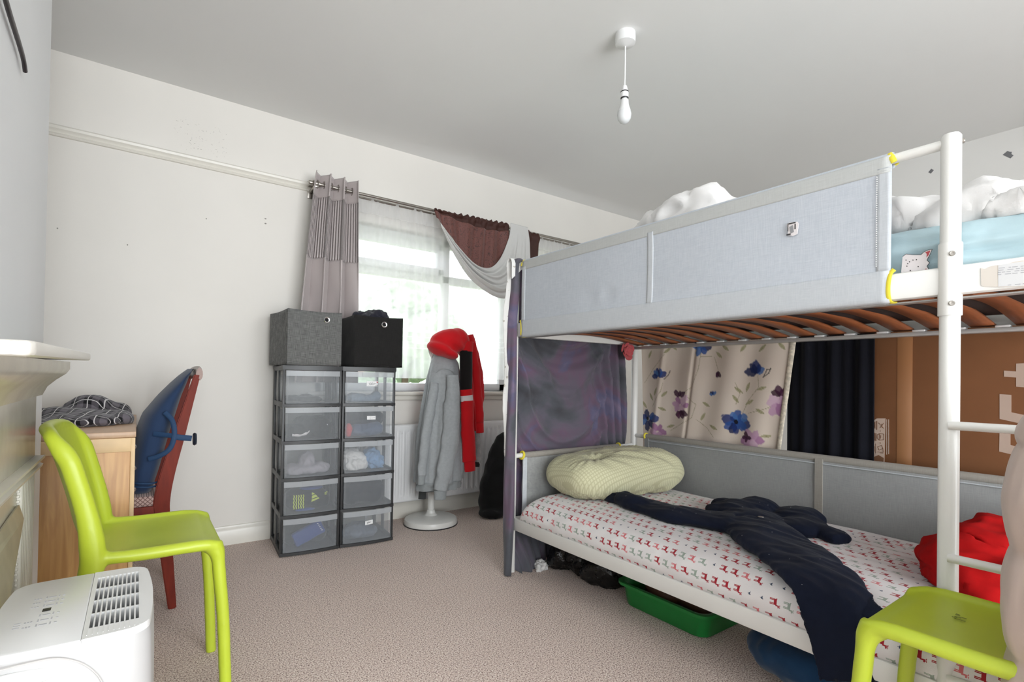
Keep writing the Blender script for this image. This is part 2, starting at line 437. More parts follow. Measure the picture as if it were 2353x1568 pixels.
# checked shirt
m = cloth('black_white_check', (62, 60, 62)); nt = m.node_tree
u, v, w = xyz(nt, 'Object')
def stripes(c, f, w_, ph=0.): return ((c*f+ph).fract()-.5).abs() < w_
du, dv = u*.25+v*.97+w*.1, u*.97-v*.25
a = stripes(du, 19., .22).v; b_ = stripes(dv+w*.15, 19., .22).v
f = (E(nt, a)*.5+E(nt, b_)*.5)
c1 = mixcol(nt, f, col(26, 25, 28), col(112, 106, 112))
l = stripes(du, 19., .03, .5).max(stripes(dv+w*.15, 19., .03, .5))
nt.links.new(mixcol(nt, l, c1, col(216, 212, 210)), bsdf(m).inputs['Base Color'])
M['plaid'] = m
# small check pillow
m = cloth('cream_check_cotton', (214, 212, 178), .03, sheen=.15); nt = m.node_tree
u, v, w = xyz(nt, 'Object')
l = stripes(u+w*.3, 70., .16).max(stripes(v+w*.5, 70., .16))*.5
base = bsdf(m).inputs['Base Color'].links[0].from_socket
nt.links.new(mixcol(nt, l, base, col(176, 172, 132)), bsdf(m).inputs['Base Color'])
M['pillow'] = m
# dyed duvet cover
m = mat('tie_dye_cloth', col(70, 66, 78), .9, sheen=.2, spec=.15, bump=.15, bscale=260); nt = m.node_tree
tc = nt.nodes.new('ShaderNodeTexCoord')
n = nt.nodes.new('ShaderNodeTexNoise'); n.inputs['Scale'].default_value = 3.2; n.inputs['Detail'].default_value = 5; n.inputs['Distortion'].default_value = .6
nt.links.new(tc.outputs['Object'], n.inputs['Vector'])
r = nt.nodes.new('ShaderNodeValToRGB'); cr = r.color_ramp
cr.elements[0].position = .32; cr.elements[0].color = col(74, 73, 78); cr.elements[1].position = .72; cr.elements[1].color = col(132, 116, 138)
for p_, c_ in ((.42, (88, 90, 96)), (.5, (104, 98, 110)), (.58, (112, 92, 110)), (.64, (100, 98, 124))):
    e = cr.elements.new(p_); e.color = col(*c_)
nt.links.new(n.outputs['Fac'], r.inputs['Fac']); nt.links.new(r.outputs['Color'], bsdf(m).inputs['Base Color'])
M['galaxy'] = m
m = cloth('white_printed_cotton', (232, 231, 228), .02); nt = m.node_tree
tc = nt.nodes.new('ShaderNodeTexCoord'); n = nt.nodes.new('ShaderNodeTexNoise'); n.inputs['Scale'].default_value = 40; n.inputs['Detail'].default_value = 3
nt.links.new(tc.outputs['Object'], n.inputs['Vector'])
base = bsdf(m).inputs['Base Color'].links[0].from_socket
nt.links.new(mixcol(nt, (E(nt, n.outputs['Fac']) > .66)*.6, base, col(150, 140, 120)), bsdf(m).inputs['Base Color'])
M['whiteprint'] = m
# deer print sheet, motif tiles in metres on the UV map
m = cloth('animal_print_cotton', (236, 232, 231), .02); nt = m.node_tree
U, V, W = xyz(nt, 'UV')
TW, TH = .050, .040
col_i = (U*(1/TW)).floor(); rowv = V*(1/TH)+col_i*.37
ci, ri = (U*(1/TW)).fract()-.5, rowv.fract()-.5
x, y = ci*TW, ri*TH
def rect(cx, cy, hw, hh): return ((x-cx).abs()-hw).max((y-cy).abs()-hh) < 0.
deer = rect(0, 0, .0095, .0042)
for cx in (-.0088, -.0055, .0050, .0083): deer = deer.max(rect(cx, -.0095, .00120, .0068))
deer = deer.max(rect(.0100, .0052, .0019, .0045)).max(rect(.0125, .0094, .0036, .0018))
for cx, cy, a_, b2 in ((.0090, .0122, .0009, .0024), (.0122, .0122, .0009, .0022), (.0138, .0140, .002, .0008), (.0076, .0140, .0018, .0008)): deer = deer.max(rect(cx, cy, a_, b2))
deer = deer.max(rect(-.0105, .0035, .0012, .0016))
h = ((col_i*12.9898+rowv.floor()*78.233).sin()*43758.5453).fract()
g = (h > .42); pk = (h > .66); bl = (h > .86)
c1 = mixcol(nt, g, col(168, 40, 52), col(160, 172, 160)); c1 = mixcol(nt, pk, c1, col(216, 120, 124))
# small blue birds
bird = rect(0, 0, .0034, .0026).max(rect(.0028, .0030, .0014, .0016)).max(rect(-.0042, .0016, .0024, .0008)).max(rect(.0, -.0040, .0006, .0018))
shape = mixcol(nt, bl, deer.v, bird.v); c1 = mixcol(nt, bl, c1, col(72, 84, 104))
base = bsdf(m).inputs['Base Color'].links[0].from_socket
sx = nt.nodes.new('ShaderNodeRGBToBW'); nt.links.new(shape, sx.inputs[0])
nt.links.new(mixcol(nt, sx.outputs[0], base, c1), bsdf(m).inputs['Base Color'])
M['deer'] = m
def vcol_mat(name, rough=.9):
    m = mat(name, (1, 1, 1, 1), rough, bump=.15, bscale=350, spec=.2, sheen=.1); nt = m.node_tree
    a = nt.nodes.new('ShaderNodeAttribute'); a.attribute_name = 'print'
    nt.links.new(a.outputs['Color'], bsdf(m).inputs['Base Color']); return m
M['floral'] = vcol_mat('floral_print_cotton')
M['leaf'] = mat('tree_foliage', col(136, 152, 128), .9, var=.3, vscale=3)
M['bark'] = mat('tree_bark', col(90, 76, 62), .95)
M['brick'] = mat('house_brick', col(190, 150, 136), .95, var=.15, vscale=8)
M['tile'] = mat('roof_tile', col(120, 90, 80), .9, var=.15, vscale=8)
M['lawn'] = mat('lawn_grass', col(160, 172, 140), .95, var=.25, vscale=2)
# ---------------------------------------------------------------- room shell
YW, XR, YR, XL, ZC = 3.43, 4.46, -2.70, -.80, 2.61
WX0, WX1, WZ0, WZ1 = .93, 3.12, .90, 2.06          # window opening
bm = NB(); add_box(bm, (XL-.3, YR-.3, -.12), (XR+.3, YW+.3, 0)); struct(obj('floor', bm, M['carpet'], smooth=False))
def ceil_pt(u, v):
    x = XL-.1+(XR-XL+.2)*u
    y = YR-.1+(YW+.06-YR+.1)*(v**.6)
    k = sm((x-.9)/1.2)
    d = max(0, y-(YW-.16))/.22
    return (x, y, ZC+.030*k*(1-sm(d)))
me = grid_mesh('ceiling', ceil_pt, 40, 60)
me2 = NB(); me2.from_mesh(me); bpy.data.meshes.remove(me)
add_box(me2, (XL-.3, YR-.3, ZC+.06), (XR+.3, YW+.3, ZC+.16))
struct(obj('ceiling', me2, M['ceil'], recalc=False, angle=30))
bm = NB()
T = .28
add_box(bm, (XL-.3, YW, 0), (WX0, YW+T, ZC+.1)); add_box(bm, (WX1, YW, 0), (XR+.3, YW+T, ZC+.1))
add_box(bm, (WX0, YW, 0), (WX1, YW+T, WZ0)); add_box(bm, (WX0, YW, WZ1), (WX1, YW+T, ZC+.1))
struct(obj('wall_back', bm, M['wall'], smooth=False))
bm = NB(); add_box(bm, (XR, YR-.3, 0), (XR+.28, YW, ZC+.1)); struct(obj('wall_right', bm, M['wallr'], smooth=False))
bm = NB(); add_box(bm, (XL-.28, YR-.3, 0), (XL, YW, ZC+.1)); struct(obj('wall_left', bm, M['wall2'], smooth=False))
CBX, CBY0, CBY1 = -.262, .85, 2.37                  # chimney breast
bm = NB(); add_box(bm, (XL-.02, CBY0, 0), (CBX, CBY1, ZC+.1)); struct(obj('wall_chimney', bm, M['wall2'], smooth=False))
# wall behind the camera with an added window that lets in fill light
RX0, RX1, RZ0, RZ1 = -.70, 2.50, .12, 2.48
bm = NB()
add_box(bm, (XL-.3, YR-T, 0), (RX0, YR, ZC+.1)); add_box(bm, (RX1, YR-T, 0), (XR+.3, YR, ZC+.1))
add_box(bm, (RX0, YR-T, 0), (RX1, YR, RZ0)); add_box(bm, (RX0, YR-T, RZ1), (RX1, YR, ZC+.1))
struct(obj('wall_front', bm, M['wall2'], smooth=False))
def frame_bars(bm, x0, x1, z0, z1, y0, y1, w, bev=.006):
    add_box(bm, (x0, y0, z0), (x0+w, y1, z1), bev); add_box(bm, (x1-w, y0, z0), (x1, y1, z1), bev)
    add_box(bm, (x0, y0, z0), (x1, y1, z0+w), bev); add_box(bm, (x0, y0, z1-w), (x1, y1, z1), bev)
def window(name, x0, x1, z0, z1, y0, y1, mull, trans, openers):
    w = bpy.data.objects.new(name, None); C.objects.link(w); struct(w); INV[w.name] = Matrix.Identity(4)
    bm = NB(); frame_bars(bm, x0, x1, z0, z1, y0, y1, .06)
    for mx_ in mull: add_box(bm, (mx_-.032, y0, z0), (mx_+.032, y1, z1), .006)
    add_box(bm, (x0, y0, trans-.03), (x1, y1, trans+.03), .006)
    obj('frame', bm, M['upvc'], w)
    yc = (y0+y1)/2
    bm = NB(); add_box(bm, (x0+.03, yc-.004, z0+.03), (x1-.03, yc+.004, z1-.03)); obj('pane', bm, M['glass'], w, smooth=False)
    for a, b in openers:
        bm = NB(); frame_bars(bm, a, b, trans+.02, z1-.045, y0-.022, y1-.015, .055, .008); obj('sash', bm, M['upvc'], w)
    return w
window('window_1', WX0, WX1, WZ0, WZ1, 3.50, 3.565, [1.905, 2.45], 1.755, [(WX0+.05, 1.88)])
window('added_rear_window', RX0, RX1, RZ0, RZ1, YR-.16, YR-.09, [.37, 1.43], 2.05, [(.40, 1.40)])  # unseen window, added to brighten the room from behind the camera
# sill board with rounded nose and apron mould
bm = NB(); add_box(bm, (WX0-.06, YW-.055, .872), (WX1+.06, YW+.09, .900), .012, seg=3); add_box(bm, (WX0-.03, YW-.022, .838), (WX1+.03, YW+.01, .874), .008)
struct(obj('window_sill', bm, M['gloss']))
# picture rails
prof = [(0, 2.180), (.010, 2.182), (.016, 2.190), (.008, 2.198), (.012, 2.206), (.022, 2.216), (.024, 2.228), (.012, 2.238), (0, 2.240)]
bm = NB(); add_prism(bm, [(YW-a, z) for a, z in prof]+[(YW+.01, 2.24), (YW+.01, 2.18)], XL, .885, 'yz'); struct(obj('trim_1', bm, M['gloss'], angle=25))
bm = NB(); add_prism(bm, [(XR-a, z) for a, z in prof]+[(XR+.01, 2.24), (XR+.01, 2.18)], YR, YW, 'xz'); struct(obj('trim_2', bm, M['gloss'], angle=25))
# skirting
sk = [(0, 0), (.017, 0), (.017, .078), (.012, .092), (.008, .098), (.006, .108), (0, .112)]
bm = NB(); add_prism(bm, [(YW-a, z) for a, z in sk]+[(YW+.01, .112), (YW+.01, 0)], XL, XR, 'yz'); struct(obj('baseboard_back', bm, M['gloss'], angle=25))
bm = NB(); add_prism(bm, [(XR-a, z) for a, z in sk]+[(XR+.01, .112), (XR+.01, 0)], YR, YW, 'xz'); struct(obj('baseboard_right', bm, M['gloss'], angle=25))
bm = NB(); add_prism(bm, [(XL+a, z) for a, z in sk]+[(XL-.01, .112), (XL-.01, 0)], CBY1, YW, 'xz'); struct(obj('baseboard_left', bm, M['gloss'], angle=25))

# wall marks: old fixing holes and leftover tape
def patch(name, pts, axis, val, depth, m, label, cat, group=None):
    P = [at(axis, val, *p) for p in pts]
    ax = [i for i in range(3) if i != axis]
    bm = NB(); add_prism(bm, [(p[ax[0]], p[ax[1]]) for p in P], val, val+depth, 'xyz'[ax[0]]+'xyz'[ax[1]])
    return tag(obj(name, bm, m, smooth=False), label, cat, group)
patch('tape_patch', [(2304, 356), (2315, 347), (2320, 349), (2325, 349), (2324, 354), (2329, 357), (2322, 364)], 0, XR-.0015, .001, M['pvc_tape'], 'larger scrap of silver grey tape left on wall below ceiling', 'tape')
patch('tape_patch', [(2133, 396), (2140, 388), (2146, 391), (2139, 399)], 0, XR-.0015, .001, M['pvc_tape'], 'small diamond scrap of dark grey tape left on wall beside bunk post', 'tape')
patch('tape_patch', [(2297, 446), (2303, 447), (2311, 450), (2309, 452), (2300, 450)], 0, XR-.0015, .001, mat('peeled_brown_tape', col(140, 112, 100), .8), 'thin brown sliver stuck on wall above the picture rail', 'tape')
bm = NB()
for x_, y_ in ((610, 503), (610, 514), (132, 525), (293, 563), (474, 503)):
    p = at(1, YW, x_, y_); add_ell(bm, (p.x, YW-.001, p.z), (.006 if x_ == 610 else .003, .002, .004), u=10, v=6)
struct(obj('wall_fixing_holes', bm, mat('hole_grey', col(150, 146, 140), .9)))

# ---------------------------------------------------------------- outside
struct(box_obj('garden_ground', (-25, 5.2, -.45), (45, 60, -.35), M['lawn'], smooth=False))
def tree(name, x, y, base, h, r, seed, label, trunk=.12, low=.35):
    t = thing(name, label, 'tree' if trunk else 'hedge', (x, y, base), group='garden planting')
    rs = random.Random(seed); bm = NB()
    for k in range(16):
        a, q = rs.uniform(0, 2*PI), rs.random()
        z = h*(low+(1-low)*q*.82); rr = r*(1-.55*abs(q-.35))
        c = (rr*.65*math.cos(a), rr*.65*math.sin(a), z)
        s = NB(); bmesh.ops.create_icosphere(s, subdivisions=4, radius=1)
        for v in s.verts: v.co *= 1+.28*nz(v.co, 2.6, seed+k)+.2*nz(v.co, 7, seed+k)
        e = r*rs.uniform(.42, .62); s.transform(Matrix.Translation(c) @ Matrix.Diagonal((e, e, e*.85, 1))); merge(bm, s)
    loc_obj('foliage', bm, M['leaf'], t, angle=0)
    if trunk: bm = NB(); add_tube(bm, [(0, 0, -.1), (.05, 0, h*.3), (0, .05, h*.7)], [trunk*1.3, trunk, trunk*.6], 10); loc_obj('trunk', bm, M['bark'], t)
    return t
tree('garden_tree', 8.1, 18, -.4, 5.0, 1.6, 3, 'leafy tree in the garden seen through net beside the fabric boxes')
tree('garden_tree', 10.8, 21, -.4, 5.4, 1.7, 9, 'leafy tree in the garden seen through net behind coat stand')
for k, (x_, y_) in enumerate(((5.6, 15), (10.7, 14.6))):
    tree('garden_bush', x_, y_, -.4, 1.3, .9, 20+k, ('low green bush outside beyond the left end of window sill', 'low green bush outside right of the coat stand')[k], 0, .3)
h = thing('neighbour_house', 'brick house with tiled roof seen faintly through the window', 'house', (9.2, 26, -.4))
box_obj('wall', (4.5, 26, -.4), (9.6, 32, 2.3), M['brick'], h, smooth=False)
bm = NB(); add_prism(bm, [(25.7, 2.25), (29, 4.2), (32.3, 2.25)], 4.3, 9.8, 'yz'); obj('roof', bm, M['tile'], h, smooth=False)
for x_ in (5.6, 7.6): box_obj('window', (x_, 25.95, .4), (x_+1, 26.02, 1.6), M['upvc'], h)

# ---------------------------------------------------------------- radiator
R0, R1, RZ = 1.20, 2.75, (.135, .668)
rad = thing('radiator', 'white panel radiator with vertical flutes under the window', 'radiator', ((R0+R1)/2, 3.37, 0))
def rad_pt(u, v):
    x = R0+(R1-R0)*u; z = RZ[0]+(RZ[1]-RZ[0])*v
    k = sm((v-.06)/.03)*sm((.93-v)/.03)
    ph = ((x-R0)/.0435) % 1
    return (x, 3.335+.008*k*sm(min(ph, 1-ph)/.16-.3), z)
me = grid_mesh('panel', rad_pt, 700, 40); o = finish('panel', me, M['rad'], rad, angle=0); solid(o, .012, 1)
bm = NB(); add_box(bm, (R0, 3.345, RZ[0]), (R1, 3.395, RZ[0]+.015), .003); add_box(bm, (R0, 3.333, RZ[1]-.012), (R1, 3.40, RZ[1]+.002), .004)
add_box(bm, (R0-.004, 3.334, RZ[0]), (R0+.003, 3.40, RZ[1]), .002); add_box(bm, (R1-.003, 3.334, RZ[0]), (R1+.004, 3.40, RZ[1]), .002); obj('casing', bm, M['rad'], rad)
bm = NB()
bm.free()
for x_ in (R0+.06, R1-.06): tube_obj('pipe', [(x_, 3.37, 0), (x_, 3.37, RZ[0]+.02)], .008, M['rad'], rad)
for x_ in (R0+.3, R1-.3): box_obj('wall_bracket', (x_, 3.39, .2), (x_+.04, 3.428, .55), M['rad'], rad)

# ---------------------------------------------------------------- curtain pole and curtains
YF, YB, ZR = 3.30, 3.365, 2.196
pole = thing('curtain_pole', 'double steel curtain pole across top of the window', 'curtain pole', (2.0, YF, ZR))
for y_, nm in ((YF, 'front_rod'), (YB, 'back_rod')): tube_obj(nm, [(.845, y_, ZR), (3.20, y_, ZR)], .011 if y_ == YF else .008, M['steel'], pole)
for x_ in (.875, 3.17):
    bm = NB(); add_box(bm, (x_-.012, YF-.02, ZR-.028), (x_+.012, YW+.002, ZR-.010), .004); add_box(bm, (x_-.02, YW-.008, ZR-.06), (x_+.02, YW+.003, ZR+.05), .004)
    add_lathe(bm, [(0, -.022), (.017, -.022), (.017, .022), (0, .022)], M=Matrix.Translation((x_, YF, ZR)) @ Matrix.Rotation(PI/2, 4, 'Y'), n=18); obj('bracket', bm, M['steel'], pole)
for x_, s in ((.845, -1), (3.20, 1)):
    bm = NB(); add_lathe(bm, [(0, -.005), (.0125, -.005), (.0125, .012), (.010, .015), (0, .016)], M=Matrix.Translation((x_, YF, ZR)) @ Matrix.Rotation(s*PI/2, 4, 'Y'), n=18); obj('finial', bm, M['steel'], pole)

cur = thing('eyelet_curtain', 'taupe satin eyelet curtain with pintucked band bunched at left window end', 'curtain', (.98, YF, 1.1))
ZT, Z1, Z2, ZBt = 2.262, 2.118, 1.735, .96
def cur_pt(u, z):
    """three deep bells along the rod, spreading a little towards the hem"""
    drop = (ZT-z)/(ZT-ZBt)
    x0, x1 = .868-.10*drop**.8, 1.122+.015*drop
    tri = u*3.0
    ph = 2*PI*(tri-.25)
    amp = .050+.018*drop
    xw = x0+(x1-x0)*u + .012*math.sin(2*ph)*(1+.6*drop)
    y = YF + amp*math.sin(ph)*1.0
    f = drop*(.010*math.sin(u*41+z*3)+.012*nz((u*7, z*1.6, 0), 1, 4)+ .02*nz((u*14+z*2.2, z*2.5, 3), 1, 2))
    return Vector((xw+f*.5, min(y+f, YF+.085), z+.012*math.sin(ph)*0))
def cur_part(nm, za, zb, m, nv):
    me = grid_mesh(nm, lambda u, v: cur_pt(u, za+(zb-za)*v), 150, nv, uv=lambda u, v: (u, v))
    o = finish(nm, me, m, cur, angle=0); solid(o, .003)
cur_part('header_band', ZT, Z1, M['satin'], 10); cur_part('pintuck_band', Z1, Z2, M['pintuck'], 24); cur_part('lower_drop', Z2, ZBt, M['satin'], 50)
for u in (1/6, .5, 5/6):
    for s in (-.24, .24):
        p = cur_pt(min(.98, max(.02, u+s/3)), ZR)
        bm = NB(); add_lathe(bm, [(.021, -.002), (.026, 0), (.021, .002), (.017, 0), (.021, -.002)], M=Matrix.Translation((p.x, YF, ZR)) @ Matrix.Rotation(PI/2, 4, 'Y'), n=20); obj('eyelet', bm, M['steel'], cur)

def net_pt(u, v):
    x = 1.0+2.14*u; z = 2.205-(2.205-.995)*v
    k = .5+.5*v
    y = YB+.010*k*math.sin(u*2*PI*29+1.4*math.sin(u*23))+.008*k*math.sin(u*2*PI*13+.6)+.006*math.sin(u*300)*(v < .06)
    return (x, y, z)
net = tag(finish('net_curtain', grid_mesh('net_curtain', net_pt, 520, 24), M['net'], angle=0), 'sheer white net curtain gathered on back rod across the window', 'net curtain')

# brown curtain looped up over the pole with its pale lining turned out
bc = thing('looped_curtain', 'brown damask curtain with pale lining knotted up over the curtain pole', 'curtain', (2.2, YF, ZR))
yb = YF-.035
def onb(px, py, dy=0.): 
    p = at(1, yb+dy, px, py); return p
top = [onb(*p) for p in ((997, 481), (1040, 489), (1090, 499), (1130, 507), (1168, 515))]
bot = [onb(*p) for p in ((1003, 500), (1046, 558), (1082, 604), (1124, 622), (1176, 600))]
ts, bs = spline(top, 12), spline(bot, 12)
def bp_pt(u, v):
    i = u*(len(ts)-1); k = min(int(i), len(ts)-2); f = i-k
    a = ts[k].lerp(ts[k+1], f); b = bs[k].lerp(bs[k+1], f)
    p = a.lerp(b, v); w = sm(v*5)
    p.y += -.012*math.sin(u*34+.8*math.sin(u*9))*w-.010*math.sin(u*80)*(1-sm(v*4))
    p.z += .006*math.sin(u*95)*(1-sm(v*8))
    if v < .12: p.y -= .014*math.sin(v/.12*PI)
    return p
def bp_part(nm, a, b, m, nv): o = finish(nm, grid_mesh(nm, lambda u, v: bp_pt(u, a+(b-a)*v), 110, nv), m, bc, angle=0); solid(o, .003)
bp_part('gathered_header', 0, .19, M['brownhead'], 10); bp_part('damask_panel', .19, 1, M['damask'], 40)
top2 = [onb(1205, 527), onb(1238, 540)]; bot2 = [onb(1200, 640), onb(1232, 640)]
def b2_pt(u, v):
    p = top2[0].lerp(top2[1], u).lerp(bot2[0].lerp(bot2[1], u), v); p.y += -.012*math.sin(u*9)-.014*math.sin(min(1, v/.2)*PI); p.z += .004*math.sin(u*30)*(v < .05); return p
o = finish('side_panel', grid_mesh('side_panel', b2_pt, 24, 30), M['brownhead'], bc, angle=0); solid(o, .003)
inner = spline([onb(*p, -.02) for p in ((1012, 512), (1050, 566), (1088, 606), (1124, 616), (1150, 594), (1168, 550), (1170, 514))], 10)
outer = spline([onb(*p, -.02) for p in ((1014, 520), (1046, 584), (1092, 648), (1160, 686), (1212, 640), (1216, 570), (1209, 524))], 10)
def sw_pt(u, v):
    i = u*(len(inner)-1); k = min(int(i), len(inner)-2); f = i-k
    p = inner[k].lerp(inner[k+1], f).lerp(outer[k].lerp(outer[k+1], f), v)
    w = math.sin(PI*min(1, u*1.1))
    p.y -= w*(.030*math.sin(PI*v)+.016*math.sin(v*17+u*4)+.012*math.sin(v*31-u*3))
    p.y -= .02*sm((u-.75)*4)
    return p
o = finish('lining_swag', grid_mesh('lining_swag', sw_pt, 90, 50), M['lining'], bc, angle=0); solid(o, .003)

# ---------------------------------------------------------------- ceiling pendant
pd = at(2, ZC, 1437, 90)
pen = thing('pendant_light', 'white ceiling pendant with bare opal bulb on a short cord', 'ceiling light', (pd.x, pd.y, ZC))
bm = NB(); add_lathe(bm, [(0, .03), (.046, .03), (.048, -.004), (.046, -.022), (.032, -.026), (.010, -.034), (0, -.034)]); loc_obj('ceiling_rose', bm, M['whiteplastic'], pen)
bm = NB(); add_tube(bm, [(0, 0, -.03), (.001, 0, -.12), (0, 0, -.226)], .0035, 8); loc_obj('cord', bm, M['whiteplastic'], pen)
bm = NB(); add_lathe(bm, [(0, -.22), (.010, -.222), (.014, -.236), (.0145, -.248), (.0125, -.249), (.0125, -.252), (.0185, -.254), (.0185, -.278), (0.013, -.279), (0, -.279)], n=24); loc_obj('lamp_holder', bm, M['whiteplastic'], pen)
bm = NB(); add_lathe(bm, [(.0135, -.274), (.014, -.284), (.019, -.290), (.0205, -.312), (.026, -.330), (.0305, -.343)], n=24); add_lathe(bm, [(.0305, -.343), (.033, -.358), (.030, -.378), (.021, -.392), (.010, -.399), (0, -.400)], n=24, mi=1)
loc_obj('bulb', bm, [M['whiteplastic'], mat('opal_bulb', col(226, 228, 228), .25)], pen)
bm = NB(); add_lathe(bm, [(.0188, -.249), (.0188, -.2515), (0.016, -.2515)], n=24); loc_obj('holder_ring', bm, M['blackplastic'], pen); bm = NB(); add_lathe(bm, [(.0188, -.2785), (.0175, -.283), (.014, -.283)], n=24); loc_obj('holder_ring', bm, M['blackplastic'], pen)
# ---------------------------------------------------------------- fireplace on the chimney breast
FX, FY0, FY1 = -.238, 1.02, 2.045
fp = thing('fireplace', 'cream painted cast iron fireplace with mantel shelf on chimney breast', 'fireplace', (CBX, 1.55, 0))
bm = NB()
# shelf: rounded slab, dips a little towards the near end
sh = [(CBX+.001, 2.115), (-.150, 2.128), (-.128, 2.124), (-.121, 2.108), (-.121, 1.03), (-.126, 1.012), (-.145, 1.004), (CBX+.001, 1.004)]
t = NB(); add_prism(t, sh, 0, .023, 'xy', bevel=.0055)
for v in t.verts: v.co.z += 1.022+.0155*(v.co.y-1.0)/1.12
merge(bm, t); obj('mantel_shelf', bm, M['gloss'], fp)
bm = NB()
cor = [(CBX+.001, 1.030), (-.168, 1.030), (-.168, 1.008), (-.176, .994), (-.198, .975), (-.216, .955), (-.226, .93), (CBX+.001, .93)]
t = NB(); add_prism(t, cor, FY0+.02, FY1+.028, 'xz')
for v in t.verts:
    v.co.z += .0065*(v.co.y-1.9)
    if v.co.y > 2.0: v.co.y = FY1-.0+max(0, (v.co.x-FX))*.62
merge(bm, t); obj('cornice', bm, M['gloss_old'], fp, angle=30)
box_obj('frieze', (CBX+.001, FY0, .745), (FX, FY1, .94), M['gloss_old'], fp, .004)
bm = NB()
led = [(CBX+.001, .705), (FX+.004, .705), (FX+.006, .715), (FX+.016, .720), (FX+.018, .728), (FX+.010, .732), (FX+.012, .742), (FX+.022, .746), (FX+.022, .753), (CBX+.001, .753)]
add_prism(bm, led, FY0-.005, FY1+.006, 'xz'); obj('ledge_moulding', bm, M['gloss'], fp, angle=20)
def fluted(nm, y0, y1):
    bm = NB(); n = 8; w = (y1-y0)/n; pts = [(CBX+.001, y0)]
    for k in range(n):
        for q in range(7):
            a = PI*q/6; pts.append((FX-.006+.008*math.sin(a), y0+w*(k+.5-.42*math.cos(a))))
    pts.append((CBX+.001, y1)); add_prism(bm, pts, .06, .712, 'xy'); obj(nm, bm, M['gloss'], fp, angle=50)
fluted('pilaster', 1.84, FY1-.002); fluted('pilaster', FY0+.002, FY0+.20)
box_obj('plinth', (CBX+.001, FY0, 0), (FX+.012, FY0+.21, .06), M['gloss'], fp, .004); box_obj('plinth', (CBX+.001, 1.835, 0), (FX+.012, FY1, .06), M['gloss'], fp, .004)
# cast plate with arched opening, beaded edge
bm = NB(); yc, rw = 1.535, .235
arch = [(yc-rw, .02)]+[(yc-rw*math.cos(a), .33+.20*math.sin(a)) for a in [PI*k/16 for k in range(17)]]+[(yc+rw, .02)]
outer_ = [(1.225, .02), (1.225, .71)]+[(1.225+(1.84-1.225)*k/14, .71) for k in range(1, 14)]+[(1.84, .71), (1.84, .02)]
n_ = min(len(arch), len(outer_)); t = NB()
A = [t.verts.new((FX-.012, *arch[int(i*(len(arch)-1)/(n_-1))])) for i in range(n_)]; B = [t.verts.new((FX-.012, *outer_[int(i*(len(outer_)-1)/(n_-1))])) for i in range(n_)]
for i in range(n_-1): t.faces.new((A[i], A[i+1], B[i+1], B[i]))
merge(bm, t); o = obj('arch_plate', bm, M['gloss_old'], fp, smooth=False); solid(o, .006, 0)
bm = NB()
for k in range(46): add_ell(bm, (FX-.006, 1.832, .08+k*.0135), (.004, .004, .0045), u=8, v=6)
obj('bead_moulding', bm, M['gloss'], fp)
box_obj('opening_shade_panel', (CBX+.0005, 1.23, .01), (CBX+.004, 1.835, .70), mat('opening_shade_brown', col(70, 40, 28), .9), fp)  # dark panel painting the shade of the fire opening, no real recess
# hood: a thin folded canopy leaning out over the opening
hood = [(.745, 1.24), (.70, 1.30)]
t = NB()
P = [(FX-.004, 1.25, .62), (FX-.004, 1.82, .655), (FX+.006, 1.928-.11, .618), (FX+.018, 1.575, .505), (FX+.026, 1.45, .475), (FX+.018, 1.32, .505), (FX+.006, 1.25, .60)]
vs = [t.verts.new(p) for p in P]; t.faces.new((vs[0], vs[1], vs[2], vs[6])); t.faces.new((vs[2], vs[3], vs[4], vs[5], vs[6]))
bm = NB(); merge(bm, t); o = obj('hood', bm, mat('worn_hood_metal', col(196, 188, 170), .3, .25, var=.12, vscale=14), fp, smooth=False); solid(o, .005, 0)
# clothes hanger
hg = [at(0, CBX+.012, *p) for p in ((-40, -150), (4, -28), (22, 32), (36, 76), (46, 108), (54, 138), (58, 164))]
bm = NB(); S = spline(hg, 6); add_tube(bm, S, [(.0095-.002*i/len(S), .005) for i in range(len(S))], 12, up=(1, 0, 0))
p0 = hg[0]; add_tube(bm, spline([p0, p0+Vector((0, -.03, .03)), p0+Vector((0, -.05, .06)), p0+Vector((0, -.03, .085)), p0+Vector((0, -.01, .07))], 6), .002, 8)
add_tube(bm, spline([p0, p0+Vector((0, -.06, -.01)), p0+Vector((0, -.13, -.05)), p0+Vector((0, -.2, -.09))], 6), [(.009, .005)]*19, 12, up=(1, 0, 0))
add_lathe(bm, [(0, 0), (.003, 0), (.003, .012), (0, .014)], center=(0, 0, 0), n=8, M=Matrix.Translation(p0+Vector((-.012, -.03, .078))) @ Matrix.Rotation(PI/2, 4, 'Y'))
tag(obj('clothes_hanger', bm, M['hanger']), 'dark plastic clothes hanger arm hanging high on chimney breast', 'clothes hanger')

# ---------------------------------------------------------------- dehumidifier
ac = thing('dehumidifier', 'white dehumidifier with slatted top vent in front of green chair', 'dehumidifier', (-.075, 1.27, 0))
def rrect(x0, x1, y0, y1, r, n=6, bulge=0.):
    out = []
    for cx, cy, a0 in ((x1-r, y1-r, 0), (x0+r, y1-r, PI/2), (x0+r, y0+r, PI), (x1-r, y0+r, 1.5*PI)):
        out += [(cx+r*math.cos(a0+PI/2*k/n), cy+r*math.sin(a0+PI/2*k/n)) for k in range(n+1)]
    xm, ym = (x0+x1)/2, (y0+y1)/2; res = []
    for k in range(len(out)):
        a, b = Vector(out[k]), Vector(out[(k+1) % len(out)]); m_ = max(1, int((b-a).length/.012))
        res += [a.lerp(b, q/m_) for q in range(m_)]
    for p in res:
        kx, ky = (p.x-xm)/((x1-x0)/2), (p.y-ym)/((y1-y0)/2)
        p.x += bulge*(1-min(1, ky*ky))*kx; p.y += bulge*.6*(1-min(1, kx*kx))*ky
    return res
